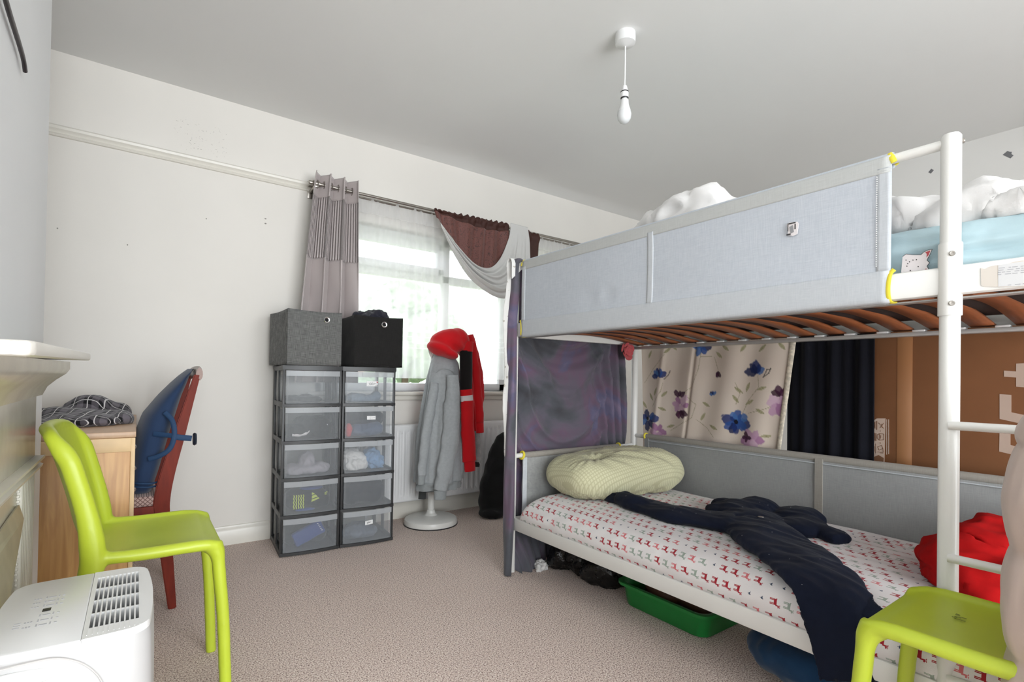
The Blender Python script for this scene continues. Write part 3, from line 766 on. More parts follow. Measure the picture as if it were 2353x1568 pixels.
X0, X1, Y0, Y1 = -.188, .024, 1.103, 1.442
def ring(s, z, grow=0.):
    xm, ym = (X0+X1)/2, (Y0+Y1)/2
    return [Vector((xm+(p.x-xm)*s, ym+(p.y-ym)*s, z)) for p in rrect(X0-grow, X1+grow, Y0-grow, Y1+grow, .03, bulge=.010)]
def loft(bm, rings, cap0=True, cap1=True, mi=0):
    t = NB(); R = [[t.verts.new(p) for p in r] for r in rings]; n = len(R[0])
    for a, b in zip(R, R[1:]):
        for j in range(n): t.faces.new((a[j], a[(j+1) % n], b[(j+1) % n], b[j]))
    if cap0: t.faces.new(R[0][::-1])
    if cap1: t.faces.new(R[-1])
    merge(bm, t, mi)
bm = NB(); loft(bm, [ring(1.04, .02), ring(1.05, .03), ring(1.05, .06), ring(1.045, .30), ring(1.03, .47), ring(1.015, .535), ring(1.0, .548), ring(.93, .549), ring(.93, .49)], cap1=True); body = obj('casing', bm, mat('darkened_white_casing', col(192, 191, 190), .45), ac)  # same white plastic as the top, darkened to offset strong light on it
# oval handle panel outline and hand grip in the near face
yf = 1.0905
S = spline([at(1, yf, *p) for p in ((-60, 1556), (0, 1541), (70, 1524), (130, 1514), (180, 1522), (215, 1543), (236, 1572), (246, 1620), (230, 1690), (160, 1730), (60, 1740), (-60, 1720))], 6)
bm = NB(); add_tube(bm, S, .0012, 6, up=(0, 1, 0)); obj('handle_outline', bm, mat('panel_seam', col(196, 193, 190), .5), body)
p = at(1, yf, 40, 1562); bm = NB(); add_ell(bm, (p.x-.012, yf+.004, p.z-.004), (.062, .010, .0135), u=28, v=16); obj('hand_grip', bm, M['whiteplastic'], body)
box_obj('vent_shade', (-.062, Y0+.012, .491), (X1-.004, Y1-.012, .497), M['dark'], body)  # black plate painting the shade inside the vent
out = ring(1.0, .56); xs = -.066
def clip_left(keep_left):
    r = []
    n = len(out)
    for i in range(n):
        a, b = out[i], out[(i+1) % n]
        ina, inb = (a.x < xs) == keep_left, (b.x < xs) == keep_left
        if ina: r.append((a.x, a.y))
        if ina != inb: t_ = (xs-a.x)/(b.x-a.x); r.append((xs, a.y+(b.y-a.y)*t_))
    return r
bm = NB(); add_prism(bm, clip_left(True), .545, .561, 'xy', bevel=.003); prnt = mat('panel_print', col(196, 196, 200), .6)
rs = random.Random(4)
for k, y_ in enumerate((1.20, 1.222, 1.246, 1.293, 1.315, 1.337)):
    frame_bars_ = [(-.134, -.132), (-.116, -.114)]
    for a, b in frame_bars_: add_box(bm, (a, y_-.006, .5611), (b, y_+.006, .5615), mi=1)
    add_box(bm, (-.130, y_-.0025, .5611), (-.119, y_+.0025, .5614), mi=1); add_box(bm, (-.110, y_-.002, .5611), (-.106, y_+.002, .5615), mi=1)
    if k != 2:
        for q in range(3): add_box(bm, (-.150+q*.004-.001, y_-.004+rs.random()*.003, .5611), (-.1485+q*.004, y_+.003, .5614), mi=1)
for k, z_ in enumerate((1.205, 1.215, 1.226)):
    add_box(bm, (-.164, z_-.002, .5611), (-.155, z_+.001, .5614), mi=1)
pan = obj('control_panel', bm, [M['whiteplastic'], prnt], ac)
bm = NB(); add_box(bm, (-.1325, 1.262, .5612), (-.1205, 1.277, .5618), .0002); obj('display', bm, M['blackplastic'], pan)
# grille: rim plus long bars (front to back) and cross bars
gb = NB(); inner_ = (xs+.006, X1-.012, Y0+.036, Y1-.036); g = [Vector(p) for p in clip_left(False)]
t = NB(); n_ = len(g); top_o = [t.verts.new((p.x, p.y, .561)) for p in g]; top_i = [t.verts.new((min(max(p.x, inner_[0]), inner_[1]), min(max(p.y, inner_[2]), inner_[3]), .561)) for p in g]
bo = [t.verts.new((p.x, p.y, .545)) for p in g]; bi = [t.verts.new((v.co.x, v.co.y, .525)) for v in top_i]
def q4(*v):
    u_ = []
    for k in v:
        if all((k.co-w.co).length > 1e-6 for w in u_): u_.append(k)
    if len(u_) > 2:
        try: t.faces.new(u_)
        except ValueError: pass
for i in range(n_):
    j = (i+1) % n_
    q4(top_o[i], top_o[j], top_i[j], top_i[i]); q4(bo[i], bo[j], top_o[j], top_o[i]); q4(top_i[i], top_i[j], bi[j], bi[i])
merge(gb, t)
nb = 11
for k in range(nb):
    x_ = inner_[0]+(inner_[1]-inner_[0])*k/(nb-1)
    add_box(gb, (x_-.0012, inner_[2]-.002, .530), (x_+.0012, inner_[3]+.002, .5612))
    for a, b in ((inner_[2]-.03, inner_[2]), (inner_[3], inner_[3]+.03)): add_box(gb, (x_-.0005, a, .5605), (x_+.0005, b, .5618))
for k in range(5):
    y_ = inner_[2]+(inner_[3]-inner_[2])*k/4
    add_box(gb, (inner_[0], y_-.0022, .532), (inner_[1], y_+.0022, .5602))
obj('vent_grille', gb, M['whiteplastic'], ac, angle=30)
bm = NB()
for k in range(5): add_box(bm, (-.056+k*.014, Y0+.04, .499), (-.048+k*.014, Y0+.11, .515))
obj('filter', bm, mat('filter_blue', col(120, 128, 160), .7), body)

# ---------------------------------------------------------------- lime plastic chairs
def add_shell(bm, fn, nu, nv, th):
    """closed shell of thickness th around the sheet fn(u, v)"""
    P = [[Vector(fn(i/nu, j/nv)) for i in range(nu+1)] for j in range(nv+1)]; t = NB()
    def nrm_(i, j):
        a = P[j][min(i+1, nu)]-P[j][max(i-1, 0)]; b_ = P[min(j+1, nv)][i]-P[max(j-1, 0)][i]; return a.cross(b_).normalized()
    U = [[t.verts.new(P[j][i]+nrm_(i, j)*th/2) for i in range(nu+1)] for j in range(nv+1)]
    L = [[t.verts.new(P[j][i]-nrm_(i, j)*th/2) for i in range(nu+1)] for j in range(nv+1)]
    for j in range(nv):
        for i in range(nu):
            t.faces.new((U[j][i], U[j][i+1], U[j+1][i+1], U[j+1][i])); t.faces.new((L[j][i], L[j+1][i], L[j+1][i+1], L[j][i+1]))
    for i in range(nu): t.faces.new((U[0][i], L[0][i], L[0][i+1], U[0][i+1])); t.faces.new((U[nv][i], U[nv][i+1], L[nv][i+1], L[nv][i]))
    for j in range(nv): t.faces.new((U[j][0], U[j+1][0], L[j+1][0], L[j][0])); t.faces.new((U[j][nu], L[j][nu], L[j+1][nu], U[j+1][nu]))
    merge(bm, t)
def lime_chair(loc, rotz, hw, label, sz=.515, top=.856):
    """one-piece moulded chair facing local +x; hw is half its width"""
    t = thing('plastic_chair', label, 'chair', loc, rotz, 'lime green moulded chairs')
    bm = NB()
    def bx(z):
        k = max(0, (z-sz)/(top-sz)); return -.146-.002*k-.080*k**1.4
    def seat_pt(u, v):
        x = -.165+.325*u; e = abs(v*2-1); y = (v*2-1)*hw
        z = sz-.014-.011*(1-e**4)*sm(u*6)*sm((1-u)*9)-.020*sm((u-.86)*7)
        cr = max(0, (u-.80)/.20); lim = 1-.14*(1-math.sqrt(max(0, 1-cr*cr)))
        return (x, y*lim, z)
    add_shell(bm, seat_pt, 40, 36, .022)
    def back_pt(u, v):
        a = u*2-1; z = sz-.035+(top-.012-sz+.035)*v
        z -= .045*abs(a)**4*sm((v-.5)*2)
        return (bx(z)-.034*(1-abs(a)**2.2)*(.35+.65*sm(v*3)), a*hw*(1-.05*sm((v-.7)*3)), z)
    add_shell(bm, back_pt, 40, 40, .018)
    for s in (-1, 1):
        y_ = s*hw
        P = spline([(-.150, y_, sz-.006), (-.05, y_, sz-.013), (.07, y_, sz-.013), (.117, y_*.985, sz-.016), (.146, y_*.95, sz-.026)], 6); add_tube(bm, P, [(.0165, .0175)]*len(P), 14)
        P = spline([(.132, y_*.90, sz-.022), (.145, y_*.93, sz-.05), (.152, y_*.94, sz-.12), (.164, y_*.945, .26), (.176, y_*.95, -.004)], 6); n = len(P)
        add_tube(bm, P, [(.030-.011*min(1, 3.2*i/n)-.002*i/n,)*2 for i in range(n)], 16)
    def side(s):
        y_ = s*hw
        return [(-.232, y_*.96, -.004), (-.205, y_*.97, .18), (-.172, y_*.98, sz-.19), (-.150, y_, sz-.06), (-.143, y_, sz+.0), (bx(sz+.1)+.006, y_, sz+.10), (bx(sz+.22)+.006, y_, sz+.22), (bx(top-.08)+.004, y_*.985, top-.08)]
    tp = [(bx(top)+.004-.034*(1-abs(a)**2.2), hw*.97*a, top-.012-.030*abs(a)**6) for a in (.93, .75, .45, .15, -.15, -.45, -.75, -.93)]
    P = spline(side(1)+tp+side(-1)[::-1], 6); n = len(P); R_ = []
    for p in P:
        g = math.exp(-((p.z-sz+.0)/.09)**2); lo = sm((sz-.05-p.z)/.4); hi = sm((p.z-(top-.07))/.05)
        R_.append((.0185+.005*g-.002*lo-.002*hi, .0235+.006*g-.007*lo-.007*hi))
    add_tube(bm, P, R_, 16)
    whole = soft('whole', bm, M['lime'], None, .0048, 4)
    src = whole.data; nv_ = len(src.vertices)
    co = np.empty(nv_*3, 'f'); src.vertices.foreach_get('co', co); co = co.reshape(-1, 3); co[:, 2] = np.maximum(co[:, 2], .001)
    no = np.empty(nv_*3, 'f'); src.vertex_normals.foreach_get('vector', no); no = no.reshape(-1, 3)
    faces = [tuple(p.vertices) for p in src.polygons]; sel = {}
    for f in faces:
        c = co[list(f)].mean(0); x, y, z = c
        if z > sz+.012 and x < -.085: k = ('backrest', 0)
        elif x < -.10 and z < sz-.045 and abs(y) > hw*.55: k = ('leg', 1 if y > 0 else 2)
        elif x > .09 and z < sz-.045 and abs(y) > hw*.55: k = ('leg', 3 if y > 0 else 4)
        else: k = ('seat', 0)
        sel.setdefault(k, []).append(f)
    for (nm, _), fl in sorted(sel.items()):
        used = sorted({i for f in fl for i in f}); mp = {g: i for i, g in enumerate(used)}
        me = bpy.data.meshes.new(nm); me.from_pydata([tuple(co[g]) for g in used], [], [[mp[i] for i in f] for f in fl])
        o = finish(nm, me, M['lime'], t, world=False, angle=0)
        me.normals_split_custom_set_from_vertices([tuple(no[g]) for g in used])
    bpy.data.objects.remove(whole)
    return t
chL = lime_chair((.058, 1.945, 0), 0, .205, 'lime green plastic chair beside the wooden desk, its empty seat facing right')
chR = lime_chair((1.402, .290, 0), PI/2, .157, 'lime green plastic chair by bunk ladder with a padded coat over its back')
bm = NB()
for k in range(6): add_box(bm, (.02+rs.random()*.02, -.05+k*.006, .5045), (.028+rs.random()*.02, -.047+k*.006, .5052))
sc = loc_obj('scuff', bm, M['scuff'], chR); sc['label'] = 'grey scuff marks on the seat'

# padded coat over the back of the near chair
bm = NB(); t = NB(); R_ = []
cx, cy = 1.392, .142
for i in range(81):
    z = .995-(.995-.20)*i/80
    rx = interp([.20, .40, .60, .80, .90, .96, .995], [.205, .200, .190, .178, .150, .11, .03], z); ry = interp([.2, .6, .8, .92, .97, .995], [.085, .095, .095, .085, .06, .02], z)
    q = abs(math.sin(PI*(z+.03)/.185))**.55; r_ = []
    for j in range(72):
        a = 2*PI*j/72; f = 1+.15*(q-.6)+.05*nz((math.cos(a)*2, math.sin(a)*2, z*6), 1, 3)+.02*nz((math.cos(a)*6, math.sin(a)*6, z*18), 1, 5)
        r_.append(t.verts.new((cx+rx*f*math.copysign(abs(math.cos(a))**.75, math.cos(a)), cy+ry*f*math.copysign(abs(math.sin(a))**.75, math.sin(a)), z)))
    R_.append(r_)
for A, B in zip(R_, R_[1:]):
    for j in range(72): t.faces.new((A[j], A[(j+1) % 72], B[(j+1) % 72], B[j]))
t.faces.new(R_[0]); t.faces.new(R_[-1][::-1]); merge(bm, t)
ct = obj('padded_coat', bm, M['coat'], None, angle=0)
tag(ct, 'beige padded coat hung over the back of the near green chair', 'coat')

# ---------------------------------------------------------------- desk in the alcove
DX0, DX1, DY0, DY1, DZ = -.62, -.003, 2.42, 3.405, .778
dk = thing('desk', 'oak wooden desk with panelled end standing in the alcove', 'desk', ((DX0+DX1)/2, (DY0+DY1)/2, 0))
box_obj('desk_top', (DX0, DY0, DZ-.022), (DX1+.004, DY1, DZ), M['desktop'], dk, .003)
for y_ in (DY0+.004, DY1-.03):
    bm = NB(); add_box(bm, (DX0+.004, y_, 0), (DX1, y_+.022, DZ-.022), .002)
    pn = obj('end_panel', bm, M['oak'], dk)
    if y_ < 3:
        bm = NB(); add_box(bm, (DX0+.006, y_-.005, DZ-.075), (DX1-.001, y_+.002, DZ-.023), .002); add_box(bm, (DX1-.012, y_-.006, 0), (DX1+.002, y_+.004, DZ-.023), .0015)
        add_box(bm, (DX0+.006, y_-.005, 0), (DX0+.06, y_+.002, DZ-.075), .002); obj('edge_strip', bm, M['oakedge'], pn)
box_obj('back_panel', (DX0+.004, DY0+.02, .2), (DX0+.02, DY1-.02, DZ-.022), M['oak'], dk)
for k in range(3):
    d_ = box_obj('drawer', (DX0+.1, DY0+.03, .50+.085*k-.17*(k > 9)), (DX1-.012, DY0+.19, .578+.085*k), M['oak'], dk, .002)
    bm = NB(); add_ell(bm, (DX1-.004, DY0+.1, .54+.085*k), (.012, .012, .012)); obj('knob', bm, M['chrome'], d_)
# shirt lying on the desk, red folder under it
bm = NB()
for x_, y_, rx, ry, rz in ((-.20, 2.80, .16, .14, .03), (-.12, 2.95, .10, .17, .035), (-.26, 2.95, .14, .18, .045), (-.17, 3.06, .10, .09, .075), (-.09, 3.1, .07, .11, .05), (-.05, 2.86, .04, .10, .035), (-.33, 2.75, .14, .12, .022)):
    add_ell(bm, (x_, y_, DZ+.004+rz*.45), (rx, ry, rz))
ps = soft('checked_shirt', bm, M['plaid'], None, .008, 3, [(.012, (9, 9, 9), 'n'), (.014, (16, 9, 12), 'r')], floor=DZ+.001)
tag(ps, 'black and white checked shirt crumpled on the desk top', 'shirt')
rf = box_obj('red_folder', (-.42, 2.427, DZ+.0005), (-.196, 2.60, DZ+.020), mat('red_folder_card', col(186, 34, 36), .4), None, .003)
tag(rf, 'red folder lying on desk edge behind the green chair', 'folder')

# ---------------------------------------------------------------- dining chair with blue back support
dc = thing('dining_chair', 'cherry wood dining chair tucked under the desk with upholstered seat', 'chair', (-.08, 2.83, 0))
CY0, CY1 = 2.625, 3.045
prof = [(.139, 0), (.118, .20), (.096, .40), (.094, .47), (.112, .58), (.150, .74), (.188, .90), (.212, 1.0)]
def post_pts(y_): return spline([(a, y_, z) for a, z in prof], 5)
for y_ in (CY0, CY1):
    P = post_pts(y_); n = len(P); t = NB(); R = []
    for i, p in enumerate(P):
        w = interp([0, .2, .45, .7, 1.0], [.015, .022, .030, .024, .012], p.z)
        R.append([t.verts.new((p.x+sx*w, p.y+sy*.014, p.z)) for sx, sy in ((-1, -1), (1, -1), (1, 1), (-1, 1))])
    for a, b in zip(R, R[1:]):
        for j in range(4): t.faces.new((a[j], a[(j+1) % 4], b[(j+1) % 4], b[j]))
    t.faces.new(R[0][::-1]); t.faces.new(R[-1]); bmesh.ops.recalc_face_normals(t, faces=t.faces[:])
    bmesh.ops.bevel(t, geom=t.edges[:], offset=.004, segments=2, affect='EDGES'); bm = NB(); merge(bm, t); obj('back_post', bm, M['cherry'], dc)
bm = NB(); pts = spline([(.219, CY0-.012, 1.0), (.224, CY0+.08, 1.008), (.226, 2.835, 1.01), (.224, CY1-.08, 1.008), (.219, CY1+.012, 1.0)], 6)
add_tube(bm, pts, [(.013, .028)]*len(pts), 14); tr_ = obj('top_rail', bm, M['caprail'], dc); tr_['label'] = 'worn pale brown rounded top rail'
for y_ in (CY0+.01, CY1-.01):
    bm = NB(); add_tube(bm, [(-.285, y_, 0), (-.28, y_, .42)], [.015, .020], 4, up=(1, 1, 0)); obj('front_leg', bm, M['cherry'], dc)
bm = NB()
for y_ in (CY0, CY1): add_box(bm, (-.30, y_-.011, .385), (.09, y_+.011, .445), .003)
add_box(bm, (-.305, CY0, .385), (-.28, CY1, .445), .003); add_box(bm, (.075, CY0, .385), (.10, CY1, .445), .003); obj('seat_frame', bm, M['cherry'], dc)
m = cloth('woven_pink_grey_seat', (176, 150, 142), .04); nt = m.node_tree; u, v, w = xyz(nt)
l = stripes(u+w, 60., .12).max(stripes(u-w, 60., .12)); nt.links.new(mixcol(nt, l*.8, col(186, 160, 152), col(90, 62, 58)), bsdf(m).inputs['Base Color'])
bm = NB(); add_box(bm, (-.31, CY0-.008, .443), (.078, CY1+.008, .487), .012, seg=4); obj('seat', bm, m, dc)
cs = thing('back_support', 'navy mesh back support cushion strapped to the wooden dining chair', 'cushion', (.05, 2.83, .49))
def outline(z):    # front and back x of the cushion at height z
    f = interp([.49, .56, .65, .74, .82, .90, .96, 1.0, 1.022], [-.012, -.014, -.010, .006, .030, .085, .135, .172, .2], z)
    b = interp([.49, .58, .74, .90, 1.0, 1.022], [.062, .086, .122, .163, .196, .208], z)
    return f, b
t = NB(); R = []
N = 28
for i in range(33):
    z = .489+(1.024-.489)*i/32; f, b = outline(z); hw_ = interp([.489, .52, .6, .8, .95, 1.01, 1.024], [.15, .17, .185, .185, .16, .12, .08], z)
    ring_ = []
    for j in range(N):
        a = 2*PI*j/N; ca, sa = math.cos(a), math.sin(a)
        yy = 2.835+hw_*math.copysign(abs(sa)**.55, sa); xx = (f+b)/2+(b-f)/2*math.copysign(abs(ca)**.8, ca)
        if ca < 0: xx += -.016*(1-abs(sa))*0+.03*sm(abs(sa))*(.5 if z > .6 else .2)-.01
        ring_.append(t.verts.new((xx, yy, z)))
    R.append(ring_)
for a, b in zip(R, R[1:]):
    for j in range(N): t.faces.new((a[j], a[(j+1) % N], b[(j+1) % N], b[j]))
t.faces.new(R[0][::-1]); t.faces.new(R[-1])
bm = NB(); merge(bm, t); obj('cushion', bm, M['bluecush'], cs, angle=0)
bm = NB(); yl = 2.635
pts = spline([(.098, yl, .835), (.124, yl-.02, .80), (.132, yl-.028, .74), (.118, yl-.028, .685), (.085, yl-.018, .655), (.045, yl-.003, .64)], 6); add_tube(bm, pts, [(.010, .004)]*len(pts), 10, up=(0, 1, 0))
obj('side_loop', bm, M['blueloop'], cs)
bm = NB(); pts = [(.125, yl-.028, .735), (.155, CY0-.020, .728), (.195, CY0-.020, .722)]; add_tube(bm, pts, [(.012, .003)]*3, 10, up=(0, 1, 0)); add_tube(bm, [(.06, yl+.01, .745), (.125, yl-.026, .737)], [(.010, .003)]*2, 10, up=(0, 1, 0)); obj('strap', bm, M['blueloop'], cs)
bm = NB(); add_lathe(bm, [(0, -.006), (.024, -.006), (.028, 0), (.024, .007), (0, .009)], M=Matrix.Translation((.206, CY0-.012, .718)) @ Matrix.Rotation(PI/2, 4, 'Y'), n=20); obj('strap_knob', bm, mat('dark_navy_plastic', col(24, 34, 48), .35), cs)
bm = NB(); add_tube(bm, spline([(.086, 2.655, .54), (.05, 2.648, .535), (.0, 2.66, .54), (-.018, 2.72, .54)], 5), .004, 8); add_tube(bm, spline([(.084, 2.655, .525), (.05, 2.648, .52), (.0, 2.66, .525), (-.018, 2.72, .525)], 5), .004, 8); obj('piping', bm, M['blueloop'], cs)
# ---------------------------------------------------------------- drawer towers
TW_, TD_, TH_, NT = .318, .385, 1.058, 5
TIER = (TH_-.03)/NT
def bow(x): return -.015*(1-min(1, (2*x/TW_)**2))
def bow_strip(bm, z0, z1, x0, x1, off, depth, mi=0, n=14):
    pts = [(x0+(x1-x0)*k/n, bow(x0+(x1-x0)*k/n)+off) for k in range(n+1)]
    add_prism(bm, pts+[(p[0], p[1]+depth) for p in pts[::-1]], z0, z1, 'xy', mi=mi)
def strokes(bm, lines, x0, z0, w, h, y, wd, mi):
    """pen strokes as thin raised ribbons; lines are in 0..1 label coordinates"""
    for L in lines:
        P = [Vector((x0+w*a, 0, z0+h*b)) for a, b in L]
        if len(P) == 1: add_box(bm, (P[0].x-wd, y-.0005, P[0].z-wd), (P[0].x+wd, y, P[0].z+wd), mi=mi); continue
        P = spline(P, 4)
        for a, b in zip(P, P[1:]):
            d = (b-a)
            if d.length < 1e-6: continue
            n = Vector((-d.z, 0, d.x)).normalized()*wd*.5; e = d.normalized()*wd*.2
            t = NB(); q = [a-e+n, b+e+n, b+e-n, a-e-n]
            lo = [t.verts.new((v.x, y-.0005, v.z)) for v in q]; hi = [t.verts.new((v.x, y, v.z)) for v in q]
            t.faces.new(lo); t.faces.new(hi[::-1])
            for k in range(4): t.faces.new((lo[k], lo[(k+1) % 4], hi[(k+1) % 4], hi[k]))
            merge(bm, t, mi)
def nrm(P, x0, x1, y0, y1): return [[((a-x0)/(x1-x0), (y1-b)/(y1-y0)) for a, b in L] for L in P]
LAB = {4: (nrm([[(1360, 630), (1300, 690), (1210, 690), (1140, 645), (1160, 700), (1080, 750), (950, 765)], [(1050, 510), (1035, 590), (950, 660)], [(1000, 640), (930, 720), (810, 790)],
               [(880, 560), (905, 600), (860, 670), (740, 680), (650, 650), (640, 600)], [(1375, 625)], [(770, 560)], [(1240, 600)], [(715, 740)]], 340, 1700, 350, 960), .068, .031, .008),
       3: (nrm([[(1360, 730)], [(1250, 700), (1180, 720), (1150, 790), (1020, 790)], [(1030, 600), (1030, 660)], [(950, 720), (880, 900)], [(860, 580), (830, 720), (790, 880)]], 440, 1510, 520, 960), .052, .022, .006),
       0: (nrm([[(1370, 540), (1300, 600), (1230, 630), (1140, 600), (1090, 540), (1060, 620), (1110, 640), (960, 660), (900, 740), (780, 780)], [(860, 560), (885, 600), (800, 655), (775, 610), (850, 560)], [(965, 540)]], 490, 1650, 340, 880), .046, .024, .004)}
def tower(loc, rz, label, labels):
    t = thing('drawer_tower', label, 'drawer unit', loc, rz, 'plastic drawer towers')
    h = TW_/2
    bm = NB()
    for s in (-1, 1):
        add_box(bm, (s*h-s*.013, .004, 0), (s*h, .022, TH_-.01), .002); add_box(bm, (s*h-s*.013, TD_-.045, 0), (s*h, TD_, TH_-.01), .003)
        add_box(bm, (s*h-s*.012, .10, 0), (s*h-s*.003, .13, TH_-.01), .002) if False else None
        for k in range(NT+1):
            z = .008+TIER*k; add_box(bm, (s*h-s*.014, .006, z-.008 if k else 0), (s*h, TD_-.004, z+.022), .003)
        for k in range(NT):
            z = .02+TIER*k; add_box(bm, (s*h-s*.010, .17, z), (s*h-s*.001, .21, z+TIER), .002)
    for k in range(NT+1):
        z = .008+TIER*k
        bow_strip(bm, max(0, z-.004), z+.012, -h, h, .0, .03)
        if k < NT: add_box(bm, (-h+.01, .03, z-.002), (h-.01, TD_-.01, z+.004))
    add_box(bm, (-h+.01, TD_-.008, 0), (h-.01, TD_-.004, .03))
    loc_obj('frame', bm, M['tower'], t, angle=30)
    bm = NB(); bow_strip(bm, TH_-.022, TH_, -h-.002, h+.002, -.002, .05); add_box(bm, (-h-.002, .02, TH_-.022), (h+.002, TD_+.002, TH_), .004); loc_obj('top_board', bm, M['tower'], t, angle=30)
    for k in range(NT):
        z0, z1 = .022+TIER*k, .008+TIER*(k+1)-.007; d = h-.016
        bm = NB()
        bow_strip(bm, z0, z1-.004, -d, d, .001, .003)
        for s in (-1, 1): add_box(bm, (s*(d-.012)-.0012, .012, z0), (s*(d-.012)+.0012, TD_-.03, z1-.02))
        add_box(bm, (-d+.012, .006, z0), (d-.012, TD_-.03, z0+.0025)); add_box(bm, (-d+.012, TD_-.033, z0), (d-.012, TD_-.03, z1-.03))
        dr = loc_obj('drawer', bm, M['drawer'], t, smooth=False)
        bm = NB(); bow_strip(bm, z1-.030, z1, -d-.001, d+.001, -.006, .010)
        for q in (-.35, .35):
            add_box(bm, (q*d-.0008, bow(q*d)-.0075, z1-.028), (q*d+.0008, bow(q*d)-.005, z1-.002))
        loc_obj('front_rim', bm, M['drawer_rim'], dr, smooth=False)
        if k in labels:
            L, w, hh, xo = LAB[k]; zc = z0+(.115 if k == 4 else .118 if k == 3 else .112); y = bow(xo)-.0025
            bm = NB(); add_box(bm, (xo-w/2, y-.0006, zc-hh/2), (xo+w/2, y, zc+hh/2), mi=0)
            strokes(bm, L, xo-w/2, zc-hh/2, w, hh, y-.0006, .0016, 1)
            if k == 4:
                add_prism(bm, [(xo+w*.36, zc+hh*.42), (xo+w*.49, zc+hh*.42), (xo+w*.49, zc+hh*.18), (xo+w*.40, zc+hh*.18)], y-.0013, y-.0006, 'xz', mi=2)
                for a, b in ((.385, .0), (.46, .0)): add_box(bm, (xo+w*a-.0012, y-.0012, zc+hh*b-.0012), (xo+w*a+.0012, y-.0006, zc+hh*b+.0012), mi=1)
                for a in (.27, .34, .41, .44): add_box(bm, (xo+w*a-.001, y-.0012, zc-hh*.44), (xo+w*a+.001, y-.0006, zc-hh*(.33 if a < .4 else .2)), mi=1)
                add_box(bm, (xo-w*.38, y-.001, zc-hh*.355), (xo+w*.14, y-.0006, zc-hh*.33), mi=3)
            lb = loc_obj('label', bm, [M['paper'], M['fadedink'] if k == 3 else M['ink'], M['redink'], M['fadedink']], dr, smooth=False)
            lb['label'] = {4: 'white handwritten label with a small red mark', 3: 'white label with faded handwriting', 0: 'tilted white handwritten label'}[k]
            if k == 0: 
                for v in lb.data.vertices: v.co.z += (v.co.x-xo)*.09
    return t
TL = tower((.806, 3.012, 0), math.radians(-4.), 'five-drawer clear plastic tower under the grey fabric box, its drawers unlabelled', ())
TR = tower((1.128, 2.990, 0), math.radians(-4.), 'five-drawer clear plastic tower under the black fabric box, drawers with paper labels', (0, 3, 4))
def mat4(o): return INV[o.name].inverted()
def content(tw, tier, blobs, m, label, vox=.007, wr=((.012, (22, 22, 22), 'n'), (.010, (40, 30, 20), 'r')), name='folded_clothes'):
    z0 = .026+TIER*tier; bm = NB()
    for x, y, z, rx, ry, rz in blobs: add_ell(bm, (x, y, z0+z), (rx, ry, rz), u=16, v=10)
    bm.transform(mat4(tw)); fl = z0+.001
    o = soft(name, bm, m, None, vox, 3, wr, floor=fl); return tag(o, label, 'clothes', 'clothes kept in the drawers')
content(TL, 4, [(-.02, .10, .018, .05, .05, .022), (.03, .09, .014, .04, .05, .018), (-.08, .16, .02, .04, .06, .02)], M['darkgrey'], 'small dark clothes at bottom of the top unlabelled drawer')
content(TL, 3, [(-.06, .09, .04, .08, .075, .055), (.03, .10, .055, .095, .08, .07), (.07, .11, .05, .055, .09, .075), (-.02, .12, .065, .07, .09, .06)], M['black'], 'black clothes with white piping in second unlabelled drawer from top')
bm = NB(); add_tube(bm, [(-.10, .035, .668), (-.07, .028, .666), (-.03, .03, .674), (-.01, .034, .69)], [.009, .010, .011, .008], 10); add_box(bm, (.055, .035, .70), (.085, .038, .712)); add_box(bm, (.06, .034, .716), (.09, .037, .722))
bm.transform(mat4(TL)); tag(obj('white_sock', bm, M['whiteband']), 'white sock beside black clothes in second unlabelled drawer', 'sock')
content(TL, 2, [(-.07, .12, .02, .05, .08, .03), (.0, .15, .05, .045, .08, .07), (.06, .13, .025, .06, .08, .035), (0, .10, .02, .06, .06, .03)], cloth('lilac_grey_cotton', (178, 172, 180), .04), 'pale lilac clothes in the middle unlabelled drawer')
shirt = content(TL, 1, [(-.01, .13, .06, .125, .085, .065), (-.05, .10, .05, .08, .06, .055), (.05, .10, .055, .07, .06, .06), (.09, .13, .04, .04, .08, .055)], M['navy'], 'navy sports shirt with yellow stripes in the fourth unlabelled drawer down', wr=((.006, (22, 22, 22), 'n'),))
bm = NB(); z0 = .026+TIER*1
for k in range(5):
    x_ = -.085+k*.0125; pts = [(x_+.0022*math.sin(q*1.9), .032, z0+.018+q*.0065) for q in range(13)]; add_tube(bm, pts, [(.0028, .001)]*13, 6, up=(0, 1, 0))
for a, b, h0, h1 in ((.006, .016, .045, .062), (.006, .034, .070, .089), (.006, .050, .097, .112)): pass
for poly in ([(.008, .050), (.010, .063), (.046, .073), (.052, .066)], [(.010, .068), (.011, .084), (.030, .090), (.042, .077)], [(.010, .090), (.010, .104), (.020, .100), (.026, .093)]):
    add_prism(bm, [(a, z0+b) for a, b in poly], .030, .033, 'xz')
for q, (a, b) in enumerate(((.086, .086), (.084, .093), (.090, .098))): add_box(bm, (a-.005+q*.001, .034, z0+b-.002), (a+.006, .036, z0+b+.002))
bm.transform(mat4(TL)); M['neon'] = mat('neon_yellow_print', col(206, 222, 84), .7)
o = obj('sports_print', bm, M['neon'], None); o.parent = shirt
content(TL, 1, [(-.02, .055, .005, .06, .02, .010), (.02, .10, .118, .07, .04, .012)], cloth('blue_cotton', (62, 82, 150), .06), 'thin blue edge of cloth beside the yellow striped shirt', wr=())
bm = NB(); t = NB(); add_box(t, (-.085, -.02, -.040), (.085, .02, .040), .008, seg=3); t.transform(mat4(TL) @ Matrix.Translation((.0, .06, .026+.074)) @ Matrix.Rotation(-.42, 4, 'Y')); merge(bm, t)
